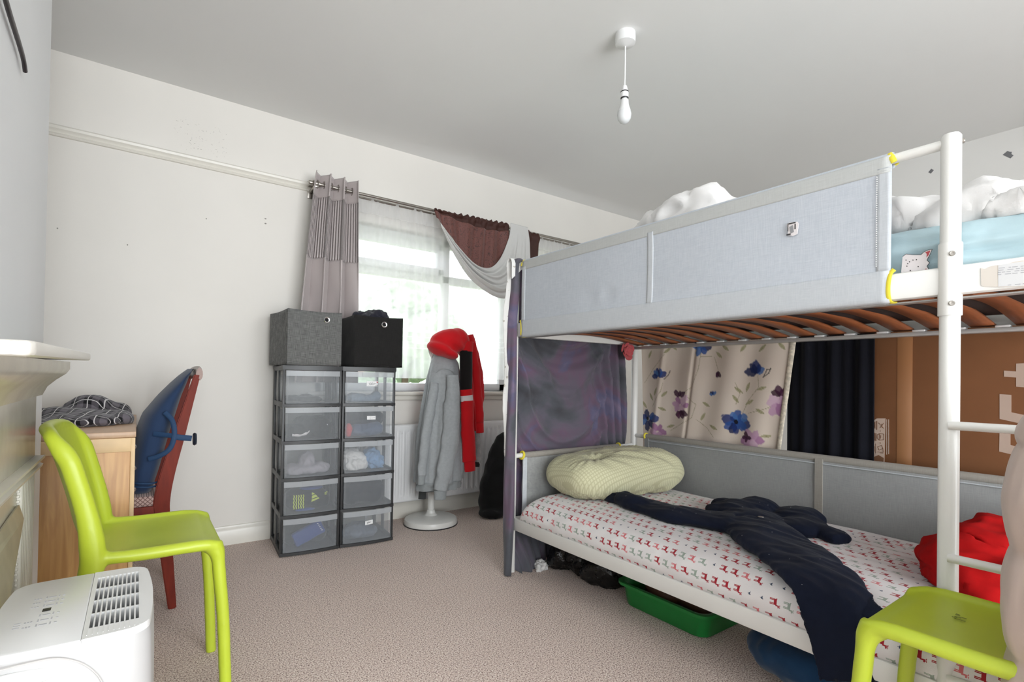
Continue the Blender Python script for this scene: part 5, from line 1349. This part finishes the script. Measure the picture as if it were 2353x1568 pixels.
for a, b in zip([(2074, 590), (2082, 584), (2098, 586), (2116, 586), (2122, 580), (2132, 575), (2142, 573), (2138, 583), (2130, 598), (2136, 604), (2130, 612), (2134, 618), (2140, 627)], [(2082, 584), (2098, 586), (2116, 586), (2122, 580), (2132, 575), (2142, 573), (2138, 583), (2130, 598), (2136, 604), (2130, 612), (2134, 618), (2140, 627), (2128, 630)]):
    A, B = at(0, xp, *a), at(0, xp, *b); add_tube(bm, [A, B], .0006, 6, mi=2)
o = obj('animal_print', bm, [M['whiteband'], M['rose'], M['ink']], None, smooth=False); o.parent = um; o['label'] = 'printed white spotted animal with pink ears'

# ---------------------------------------------------------------- bedding and clothes
bm = NB()
for x_, y_, z_, a, b, c_ in ((1.92, .48, 1.44, .2, .24, .045), (1.85, .52, 1.475, .15, .18, .04), (1.80, .38, 1.45, .11, .13, .04), (2.1, .66, 1.44, .2, .2, .045), (1.78, .60, 1.465, .10, .14, .045), (1.74, .28, 1.425, .07, .07, .02), (2.0, .32, 1.405, .2, .12, .028)): add_ell(bm, (x_, y_, z_), (a, b, c_))
o = soft('white_duvet', bm, M['whiteduvet'], None, .009, 3, [(.035, (5, 5, 8), 'n'), (.065, (7, 5, 9), 'r'), (.03, (15, 10, 22), 'r')], floor=1.405); tag(o, 'white duvet crumpled on the light blue sheet near the bunk ladder', 'duvet', None)
bm = NB()
for x_, y_, z_, a, b, c_ in ((1.85, 1.28, 1.56, .17, .22, .17), (1.95, 1.40, 1.52, .22, .24, .14), (1.86, 1.42, 1.60, .13, .16, .10), (2.05, 1.25, 1.5, .2, .25, .12), (1.80, 1.18, 1.60, .11, .12, .10)): add_ell(bm, (x_, y_, z_), (a, b, c_))
o = soft('white_duvet', bm, M['whiteduvet'], None, .011, 3, [(.05, (5, 5, 8), 'n'), (.07, (7, 5, 8), 'r'), (.03, (15, 10, 16), 'r')], floor=1.41); tag(o, 'white duvet heaped up, its top showing above the grey upper guard', 'duvet')
# pillow
def lens(name, ctr, a, b, hh, rz, m, label, cat, wrf):
    n = 70; bmm = NB(); t = NB()
    R = Matrix.Rotation(rz, 3, 'Z')
    for sgn in (1, -1):
        V = [[None]*(n+1) for _ in range(n+1)]
        for j in range(n+1):
            for i in range(n+1):
                u, v = -1+2*i/n, -1+2*j/n
                u, v = math.sin(u*PI/2), math.sin(v*PI/2)
                h = hh*(max(0, (1-abs(u)**7)*(1-abs(v)**5)))**.5*(1-.10*u*u-.12*v*v)
                p = Vector((u*a*(1-.13*abs(v)**4), v*b*(1-.20*abs(u)**4), sgn*h))
                if sgn < 0: p.z = max(p.z, -hh*.82)
                w = h/hh
                p.z += wrf(u, v, sgn)*w
                V[j][i] = t.verts.new(R @ p + Vector(ctr))
        for j in range(n):
            for i in range(n):
                q = (V[j][i], V[j][i+1], V[j+1][i+1], V[j+1][i]); t.faces.new(q if sgn > 0 else q[::-1])
    bmesh.ops.remove_doubles(t, verts=t.verts[:], dist=.0004)
    merge(bmm, t); return tag(obj(name, bmm, m, angle=0), label, cat)
def pw(u, v, s):
    r = math.hypot(u+.55, v+.35)
    return .020*ridge((u*3.4+v*4.2, v*1.2, 0), 2)*sm((u+.6)*1.5)+.008*ridge((u*8+v*5, v*2, 0), 5)-.030*math.exp(-r*r*60)+.008*math.sin(14*math.atan2(v+.35, u+.55)+2)*math.exp(-r*r*5)+.006*nz((u*3, v*3, 1), 1, 4)
lens('pillow', (2.105, 1.915, .503), .385, .215, .112, -.10, M['pillow'], 'cream checked pillow at the head of lower bunk', 'pillow', pw)
# navy overalls thrown across the lower bunk
bm = NB()
def limb(P, R, n=16): 
    S = spline(P, 5); k = len(S); rr = [interp(list(range(len(R))), [r[0] for r in R], i/(k-1)*(len(R)-1)) for i in range(k)]; hh = [interp(list(range(len(R))), [r[1] for r in R], i/(k-1)*(len(R)-1)) for i in range(k)]
    add_tube(bm, S, list(zip(rr, hh)), n)
limb([(1.965, 1.89, .425), (1.93, 1.72, .425), (1.90, 1.52, .425), (1.90, 1.33, .428), (1.965, 1.15, .435)], [(.042, .022), (.066, .024), (.080, .024), (.098, .026), (.12, .035)])
limb([(1.99, 1.10, .435), (1.87, .95, .432), (1.75, .80, .428), (1.655, .69, .418), (1.583, .625, .375), (1.568, .600, .30), (1.566, .575, .205)], [(.125, .034), (.125, .03), (.120, .026), (.110, .022), (.100, .018), (.095, .016), (.098, .016)])
for x_, y_, z_, a, b, c_ in ((2.08, 1.13, .43, .14, .13, .035), (2.16, 1.24, .43, .12, .10, .045), (2.24, 1.20, .435, .09, .09, .055), (2.27, 1.04, .435, .10, .10, .045), (2.17, .98, .43, .10, .09, .035), (2.12, 1.30, .43, .08, .07, .03), (2.22, 1.35, .425, .05, .05, .03)): add_ell(bm, (x_, y_, z_), (a, b, c_))
limb([(2.22, 1.0, .432), (2.17, .90, .428), (2.125, .815, .425)], [(.055, .026), (.045, .024), (.042, .022)])
limb([(1.88, 1.70, .44), (1.885, 1.60, .445), (1.90, 1.52, .44)], [(.03, .02), (.05, .022), (.03, .016)])
def rest(p, n):
    q = p.copy()
    if p.x > 1.60: q.z = max(q.z, .409-.10*max(0, (1.70-p.x)/.10)**2.5*.35)
    return q
ov = soft('navy_trousers', bm, M['navy2'], None, .0065, 5, [(.014, (6, 6, 6), 'n'), (.013, (17, 5, 9), 'r'), (.005, (34, 14, 22), 'r')], disp=rest)
tag(ov, 'dark navy trousers sprawled over lower bunk, one leg hanging past the rail', 'trousers')
bm = NB(); rs = random.Random(5); me_v = [v.co for v in ov.data.vertices if v.normal.z > .5]
for k in range(34):
    c = rs.choice(me_v); add_box(bm, c-Vector((.0006, .0006, 0)), c+Vector((.0005, .0007, .0008)))
o = obj('lint_specks', bm, M['whiteband'], None); o.parent = ov; o['kind'] = 'stuff'
bm = NB(); p = max((v.co for v in ov.data.vertices if abs(v.co.y-1.0) < .05 and abs(v.co.x-2.02) < .05), key=lambda c: c.z); add_ell(bm, p+Vector((0, 0, .003)), (.005, .012, .003), rotz=.6); o = obj('zip_pull', bm, M['steel'], None); o.parent = ov
# red fleece
bm = NB()
for x_, y_, z_, a, b, c_ in ((2.12, .36, .45, .24, .20, .07), (2.2, .36, .52, .17, .16, .05), (2.05, .42, .43, .15, .13, .05), (2.3, .30, .50, .16, .15, .07)): add_ell(bm, (x_, y_, z_), (a, b, c_))
o = soft('red_blanket', bm, M['redblanket'], None, .008, 3, [(.03, (7, 7, 8), 'n'), (.055, (6, 5, 14), 'r'), (.02, (14, 10, 30), 'r')], floor=.412); tag(o, 'red fleece blanket bundled on lower bunk behind the ladder', 'blanket')

# ---------------------------------------------------------------- cloths hung round the lower bunk
gx = thing('tie_dye_cover', 'grey purple tie-dyed duvet cover draped over the far end of bunk bed', 'duvet cover', (2.0, 2.2, 0))
edge_path = spline([(1.586, 2.1375, 0), (1.568, 2.131, 0), (1.556, 2.142, 0), (1.552, 2.17, 0), (1.566, 2.203, 0), (1.61, 2.212, 0)], 6); EL = [0]
for a, b in zip(edge_path, edge_path[1:]): EL.append(EL[-1]+(b-a).length)
def gal(u, v):
    z = 1.622-(1.622-.004)*v
    if u < .22:
        s = EL[-1]*u/.22; x, y = interp(EL, [q.x for q in edge_path], s), interp(EL, [q.y for q in edge_path], s)
        k = .004*math.sin(z*9+u*60)+.005*nz((u*20, z*5, 0), 1, 6)
        flare = sm((.35-z)/.35)
        x += k-.035*flare*(1-u/.22)+.012*sm((1.0-z)/.7)*0; y += k-.03*flare
        if z > 1.3: x += .012*sm((z-1.3)/.2)
    else:
        t = (u-.22)/.78; x = 1.61+(2.492-1.61)*t; xc = 2.02
        d = (x-xc)/.45
        ph = (z-.26*d*d)*(46+22*sm((1.2-z)*1.5)); w = sm((z-.35)*2)*sm((1.32-z)*8)*(1-sm((t-.72)*5))
        y = 2.200+.062*w*abs(math.sin(.5*ph+1.5*nz((x*2.4, z*2.4, 0), 1, 3)))**.8*(.8+.5*nz((x*2, z*2.6, 4), 1, 2))+.024*w*nz((x*2.2, (z-.26*d*d)*20, 0), 1, 9)
        vt = sm((t-.62)*4)+sm((.4-z)*3)*.6
        y += .020*vt*math.sin(x*105+z*9)+.012*sm((.22-t)*6)*math.sin(x*70+z*12)
        y = max(y, 2.186)
        if z < .2: y -= .10*sm((.2-z)/.2)*sm((.3-t)*4)
    if z > 1.60: y = y-.02*sm((z-1.60)/.02)
    return Vector((x, y, max(z, .004)))
o = finish('tie_dye_face', grid_mesh('tie_dye_face', gal, 260, 220), M['galaxy'], gx, angle=0); solid(o, .003)
def lin_(u, v):
    z = 1.618-1.02*v; x = 1.556-.030*u*(1-.75*v)+.006*math.sin(z*13)*u+.005*nz((z*20, u, 0), 1, 2); 
    if z > 1.3: x += .016*sm((z-1.3)/.2)
    return Vector((x, 2.165+.02*u, z))
o = finish('white_reverse', grid_mesh('white_reverse', lin_, 8, 90), M['whiteprint'], gx, angle=0); solid(o, .004)
def lin_top(u, v):
    a = v*PI; x = 1.545+.075*u
    return Vector((x, 2.16-.024*math.cos(a)*(1+.3*u), 1.585+.042*math.sin(a)-(.07*(1-u) if v < .1 else 0)))
o = finish('white_fold', grid_mesh('white_fold', lin_top, 14, 16), M['whiteprint'], gx, angle=0); solid(o, .003); gx_f = o

# floral cloth: print evaluated on a dense grid
FXP = 2.578
TLp, TRp, BRp, BLp = at(0, FXP, 1474, 793), at(0, FXP, 1830, 786), at(0, FXP, 1793, 1040), at(0, FXP, 1468, 1000)
ny_, nz_ = 300, 190
def flo(u, v):
    yT = TLp.y+(TRp.y-TLp.y)*u; yB = 2.13+(BRp.y-2.13)*u
    z = 1.245-(1.245-.30)*v; k = min(1, (1.245-z)/.57); y = yT+(yB-yT)*k
    x = FXP+.006*math.sin(u*26+v*3)+.010*math.exp(-((u-.42+.10*v)/.012)**2)-.008*math.exp(-((u-.20+.16*v)/.02)**2)+.004*nz((u*8, v*6, 0), 1, 3)
    return Vector((x, y, z))
me = grid_mesh('floral_curtain', flo, ny_, nz_)
co = np.empty(len(me.vertices)*3, 'f'); me.vertices.foreach_get('co', co); co = co.reshape(-1, 3); YY, ZZ = co[:, 1], co[:, 2]
def n2(a, b, s): return np.sin(a*s*1.3+2.1*np.sin(b*s*.7+s))*.5+np.sin(b*s*1.7+1.3*np.sin(a*s+.3*s))*.5
base_c = np.array(lin((214, 200, 186))); PR = np.tile(base_c, (len(YY), 1)); PR += (n2(YY, ZZ, 9)*.02)[:, None]
def paint(mask, c): 
    m_ = np.clip(mask, 0, 1)[:, None]; PR[:] = PR*(1-m_)+np.array(lin(c))*m_
def ell(px, py, ln, wd, ang):
    """soft ellipse at a survey point, length and width in metres, angle from horizontal"""
    p = at(0, FXP, px, py); dy, dz = -(YY-p.y), ZZ-p.z; c, s = math.cos(ang), math.sin(ang); a, b = dy*c+dz*s, -dy*s+dz*c
    r = np.sqrt((a/ln)**2+(b/wd)**2)+.12*n2(YY, ZZ, 160); return np.clip((1.05-r)/.12, 0, 1)
def leaf(px, py, ang, ln=.028, c=(150, 146, 104)):
    p = at(0, FXP, px, py); dy, dz = -(YY-p.y), ZZ-p.z; cc, s = math.cos(ang), math.sin(ang); a, b = (dy*cc+dz*s)/ln, (-dy*s+dz*cc)/(ln*.34)
    r = np.abs(b)/np.clip(1-a*a, 1e-3, 1); k = (np.abs(a) < 1)*np.clip((1-r)/.15, 0, 1); paint(k*.8, c); paint((np.abs(b) < .07)*(np.abs(a) < 1)*.7, (110, 106, 74))
def stem(P, c=(150, 140, 108), w=.0017):
    S = [at(0, FXP, *p) for p in P]
    for A, B in zip(S, S[1:]):
        ab = np.array((B.y-A.y, B.z-A.z)); L2 = max(1e-9, (ab**2).sum()); t = np.clip(((YY-A.y)*ab[0]+(ZZ-A.z)*ab[1])/L2, 0, 1)
        d = np.hypot(YY-A.y-ab[0]*t, ZZ-A.z-ab[1]*t); paint((d < w)*.75, c)
for P in (((1540, 990), (1590, 960), (1600, 930), (1570, 905)), ((1700, 960), (1720, 920), (1745, 890), (1742, 862)), ((1500, 935), (1520, 900), (1525, 880)), ((1720, 950), (1760, 940), (1785, 930)), ((1610, 820), (1640, 820), (1650, 850)), ((1560, 910), (1590, 890), (1605, 850), (1612, 810)), ((1640, 1005), (1625, 985), (1600, 965)), ((1690, 930), (1700, 905), (1690, 880)), ((1480, 880), (1500, 850), (1530, 815))): stem(P)
for a in ((1493, 815, 1.1), (1535, 806, .7), (1548, 798, -.8), (1652, 816, -.7), (1668, 800, -.6), (1752, 800, .7), (1797, 795, -.9), (1708, 800, .9), (1697, 897, -.6), (1718, 890, 1.2), (1752, 893, .35), (1690, 917, -.9), (1722, 925, .5), (1622, 930, -.5), (1614, 958, 1.0), (1640, 983, -.4), (1748, 946, -.5), (1760, 1003, .15), (1497, 912, -1.0), (1508, 900, 1.2), (1527, 906, .7), (1480, 930, -.9), (1540, 980, .3), (1522, 940, -.3)): leaf(*a)
def flower(px, py, r, cols, n, seed, spread=1., start=0.):
    q = random.Random(seed)
    for k in range(n):
        a = start+2*PI*k/n*spread+q.uniform(-.2, .2); rr = r*q.uniform(.75, 1.1); sc = FOC/2.9
        d = rr*.55; k_ = ell(px+d*sc*math.cos(a)*1.0, py-d*sc*math.sin(a), rr*.55, rr*.36, a); paint(k_*.92, q.choice(cols))
BL_ = [(30, 52, 112), (48, 82, 146), (24, 38, 84), (70, 110, 170)]; PU = [(150, 108, 146), (176, 140, 168), (94, 48, 88)]; DP = [(66, 26, 58), (92, 44, 78), (54, 20, 44)]; LP = [(200, 168, 186), (184, 146, 172), (160, 112, 150)]
flower(1690, 972, .075, BL_, 9, 1); flower(1490, 965, .060, BL_, 7, 2); flower(1612, 798, .055, BL_, 6, 3); flower(1738, 858, .060, BL_, 5, 4, .45, .6); flower(1516, 868, .048, BL_, 5, 5, .45, .6); flower(1637, 908, .026, BL_, 4, 6, .5, .6)
stem(((1755, 868), (1768, 858), (1772, 848), (1764, 850), (1756, 866)), (30, 26, 34), .003); stem(((1527, 872), (1536, 862), (1540, 852)), (30, 26, 34), .003)
flower(1562, 930, .060, LP, 6, 7); flower(1560, 912, .040, DP, 3, 8, .4, .7); flower(1562, 945, .042, DP, 4, 9, .4, 4.0)
flower(1788, 930, .060, LP, 6, 10); flower(1792, 908, .045, DP, 3, 11, .5, .8); flower(1728, 1012, .062, LP, 6, 12); flower(1715, 1006, .03, DP, 4, 13); flower(1512, 992, .050, LP, 6, 14); flower(1648, 855, .030, DP, 3, 15, .3, 4.3)
for px_, py_ in ((1690, 970), (1488, 962)): paint(ell(px_, py_, .012, .012, 0), (24, 26, 40))
a = me.color_attributes.new('print', 'FLOAT_COLOR', 'POINT'); a.data.foreach_set('color', np.concatenate([PR, np.ones((len(PR), 1))], 1).astype('f').ravel())
fc = tag(finish('floral_curtain', me, M['floral'], None, angle=0), 'cream cloth with blue and purple flowers hung behind the lower bunk', 'curtain'); solid(fc, .0025)
def hem(u, v): p = flo(1, v*.98); p2 = flo(.975, v*.98); return p2.lerp(p, u*1.1)+Vector((-.004-.004*math.sin(u*PI), 0, 0))
o = finish('lace_hem', grid_mesh('lace_hem', hem, 6, 60), mat('cream_lace', col(206, 196, 178), .9, var=.3, vscale=70), None, angle=0); solid(o, .003); o.parent = fc
def nav(u, v):
    y = 1.255-.375*u; z = 1.245-.95*v
    return Vector((2.598+.008*math.sin(u*19+v)+.006*math.sin(u*41+1), y, z))
o = tag(finish('navy_curtain', grid_mesh('navy_curtain', nav, 90, 20), M['curtnavy'], None, angle=0), 'dark navy cloth hung between floral cloth and the cardboard sheet', 'curtain'); solid(o, .003)
# tall flattened carton
KX = 2.622
cb = thing('cardboard_carton', 'large flattened brown cardboard carton standing behind the lower bunk', 'cardboard box', (KX, .30, 0))
box_obj('board', (KX, -.35, .002), (KX+.07, .905, 1.34), M['cardboard'], cb, .004)
box_obj('parcel_tape', (KX-.0016, .752, .01), (KX+.001, .805, 1.335), M['parceltape'], cb, .0005)
bm = NB()
def kp(P): return [(p.y, p.z) for p in (at(0, KX, *q) for q in P)]
for P in ([(2307, 852), (2335, 854), (2335, 836), (2372, 834), (2372, 892), (2335, 889), (2335, 868), (2307, 866)], [(2297, 906), (2324, 908), (2324, 948), (2372, 958), (2372, 980), (2297, 963)], [(2297, 994), (2322, 996), (2322, 1023), (2372, 1036), (2372, 1056), (2296, 1038)]): add_prism(bm, kp(P), KX-.0012, KX+.001, 'yz')
obj('printed_letters', bm, M['cardprint'], cb, smooth=False)
bm = NB()
add_prism(bm, kp([(2008, 970), (2010, 965), (2015, 962), (2035, 962), (2032, 1075), (2003, 1075)]), KX-.0012, KX+.001, 'yz', mi=0)
def kbox(x0, y0, x1, y1, mi=1): add_prism(bm, kp([(x0, y0), (x1, y0), (x1, y1), (x0, y1)]), KX-.0018, KX-.001, 'yz', mi=mi)
add_prism(bm, kp([(2007, 1051), (2019, 1046), (2031, 1053), (2030, 1074), (2006, 1074)]), KX-.0018, KX-.001, 'yz', mi=1)
for x0, y0, x1, y1 in ((2010, 970, 2012, 985), (2014, 968, 2016, 988), (2009, 995, 2011, 1013), (2012, 996, 2014, 1014), (2009, 1026, 2010, 1038), (2012, 1020, 2013, 1042)): kbox(x0, y0, x1, y1)
for L in (((2019, 972), (2031, 985)), ((2022, 984), (2031, 973)), ((2026, 975), (2028, 984)), ((2016, 1000), (2021, 997), (2031, 998), (2031, 1011), (2021, 1012), (2016, 1008), (2016, 1000)), ((2021, 997), (2021, 1012)), ((2024, 1001), (2024, 1008)), ((2017, 1027), (2026, 1024), (2029, 1031), (2020, 1035), (2017, 1027)), ((2029, 1031), (2030, 1040), (2016, 1039)), ((2022, 1041), (2030, 1042)), ((2023, 1017), (2023, 1020)), ((2023, 990), (2023, 992))):
    for A, B in zip(L, L[1:]): add_tube(bm, [at(0, KX-.0015, *A), at(0, KX-.0015, *B)], .0011, 6, mi=1)
kbox(2037, 964, 2038.6, 1045, 0); kbox(2041.5, 964, 2043, 1044, 0)
o = obj('printed_panel', bm, [M['cardprint'], M['cardink']], cb, smooth=False); o['label'] = 'pale printed panel with small handling symbols'

# ---------------------------------------------------------------- things under and beside the bed
tb = thing('storage_tub', 'green plastic tub on the floor under the lower bunk', 'tub', (1.93, 1.365, 0))
def rr(x0, x1, y0, y1, r): return [Vector((p.x, p.y)) for p in rrect(x0, x1, y0, y1, r, 6)]
bm = NB()
def tubring(g, z): return [Vector((p.x, p.y, z)) for p in rrect(1.785-g, 2.075+g, 1.165-g, 1.575+g, .05, 6)]
RR_ = [tubring(-.004, .003), tubring(.0, .006), tubring(.010, .085), tubring(.012, .090), tubring(.028, .092), tubring(.029, .104), tubring(.022, .106), tubring(.010, .104), tubring(.0, .085), tubring(-.010, .010)]
nmin = min(len(r) for r in RR_)
RR_ = [[r[int(i*len(r)/nmin)] for i in range(nmin)] for r in RR_]
loft(bm, RR_); obj('tub', bm, M['greentub'], tb, angle=50)
bm = NB()
for x_, y_, z_, a, b, c_ in ((1.90, 1.44, .07, .07, .09, .05), (1.95, 1.30, .06, .08, .10, .045)): add_ell(bm, (x_, y_, z_), (a, b, c_))
o = soft('brown_shoes', bm, mat('brown_leather', col(96, 62, 44), .5), None, .008, 2, [(.01, (14, 14, 14), 'n')], floor=.012); tag(o, 'brown leather item lying in the green tub', 'leather item'); o.name = 'leather_item'
bm = NB()
for x_, y_, z_, a, b, c_ in ((1.93, 1.93, .09, .15, .17, .085), (1.90, 1.80, .07, .12, .12, .065), (2.05, 1.88, .10, .14, .18, .09), (1.86, 2.02, .07, .08, .08, .06)): add_ell(bm, (x_, y_, z_), (a, b, c_))
o = soft('bin_bag', bm, M['binbag'], None, .010, 2, [(.04, (9, 9, 9), 'n'), (.035, (17, 15, 17), 'r'), (.015, (34, 30, 34), 'r')], floor=.003); tag(o, 'shiny black bin bag under the far end of the lower bunk', 'bin bag')
bm = NB()
for x_, y_, z_, a, b, c_ in ((1.745, 2.10, .02, .035, .03, .02), (1.72, 2.085, .014, .025, .02, .014), (1.77, 2.115, .014, .03, .02, .014)): add_ell(bm, (x_, y_, z_), (a, b, c_))
o = soft('tissue', bm, M['tissue'], None, .004, 1, [(.02, (60, 60, 60), 'n'), (.012, (90, 60, 60), 'r')], floor=.002); tag(o, 'crumpled white tissue on floor beside the black bin bag', 'tissue')
bm = NB()
for x_, y_, z_, a, b, c_ in ((1.80, .78, .10, .15, .20, .08), (1.83, .55, .10, .17, .22, .09)): add_ell(bm, (x_, y_, z_), (a, b, c_))
o = soft('blue_bundle', bm, M['blueunder'], None, .010, 3, [(.02, (9, 9, 9), 'n'), (.012, (20, 14, 18), 'r')], floor=.003); tag(o, 'dark blue cloth bundle under the bunk below the hanging trouser leg', 'cloth')
bm = NB(); c = Vector((2.415, 2.128, 1.188))
for k in range(11):
    a = k*2.4; r = .006+.0038*k; h_ = .012
    t = NB(); add_ell(t, (0, 0, 0), (.020+.001*k, .006, .022), u=12, v=8)
    t.transform(Matrix.Translation(c+Vector((r*math.cos(a), -.012+.001*k, r*math.sin(a)))) @ Matrix.Rotation(-a+PI/2, 4, 'Y') @ Matrix.Rotation(.5, 4, 'X')); merge(bm, t)
o = tag(obj('cloth_rose', bm, M['rose'], angle=0), 'pink cloth rose tied under the upper bunk corner', 'cloth rose')
cd = thing('small_card', 'small tan card with dark edge standing at head of the upper bunk', 'card', (1.715, 2.135, 1.30))
box_obj('card_edge', (1.665, 2.128, 1.294), (1.77, 2.134, 1.425), M['blackplastic'], cd); box_obj('card_face', (1.672, 2.1265, 1.302), (1.763, 2.1285, 1.417), mat('tan_card', col(150, 122, 84), .7), cd)
SKY, EXPO, FILL_W = 6.0, -0.33, 250
# ---------------------------------------------------------------- daylight and an added fill lamp
w = bpy.data.worlds.new('overcast'); scene.world = w; w.use_nodes = True
nt = w.node_tree; bg = nt.nodes['Background']
X, Y, Z = xyz(nt, 'Generated')
nt.links.new(mixcol(nt, (Z*.5+.5).max(0).min(1), (.76, .80, .82, 1), (.90, .95, 1.0, 1)), bg.inputs[0])
bg.inputs[1].default_value = SKY
def portal(x0, x1, z0, z1, y, ry):
    l = bpy.data.lights.new('daylight_portal', 'AREA'); l.shape = 'RECTANGLE'; l.size = x1-x0; l.size_y = z1-z0; l.cycles.is_portal = True
    o = bpy.data.objects.new('daylight_portal', l); C.objects.link(o); o.location = ((x0+x1)/2, y, (z0+z1)/2); o.rotation_euler = (ry, 0, 0)
portal(WX0, WX1, WZ0, WZ1, YW+T+.02, -PI/2); portal(RX0, RX1, RZ0, RZ1, YR-T-.02, PI/2)
al = bpy.data.lights.new('rear_fill_light', 'AREA'); al.shape = 'RECTANGLE'; al.size = RX1-RX0; al.size_y = RZ1-RZ0; al.energy = FILL_W; al.color = (.935, .972, 1.0)  # area lamp added outside the rear window as fill, brighter than the sky
ao = bpy.data.objects.new('rear_fill_light', al); C.objects.link(ao); ao.location = ((RX0+RX1)/2, YR-T-.06, (RZ0+RZ1)/2); ao.rotation_euler = (PI/2, 0, 0)
vs = scene.view_settings; vs.view_transform = 'Standard'; vs.look = 'None'; vs.gamma = 1; vs.use_curve_mapping = False; vs.exposure = EXPO
scene.cycles.transparent_max_bounces = 16; scene.cycles.diffuse_bounces = 3; scene.cycles.max_bounces = 7; scene.cycles.adaptive_threshold = .04
scene.cycles.sample_clamp_indirect = 6
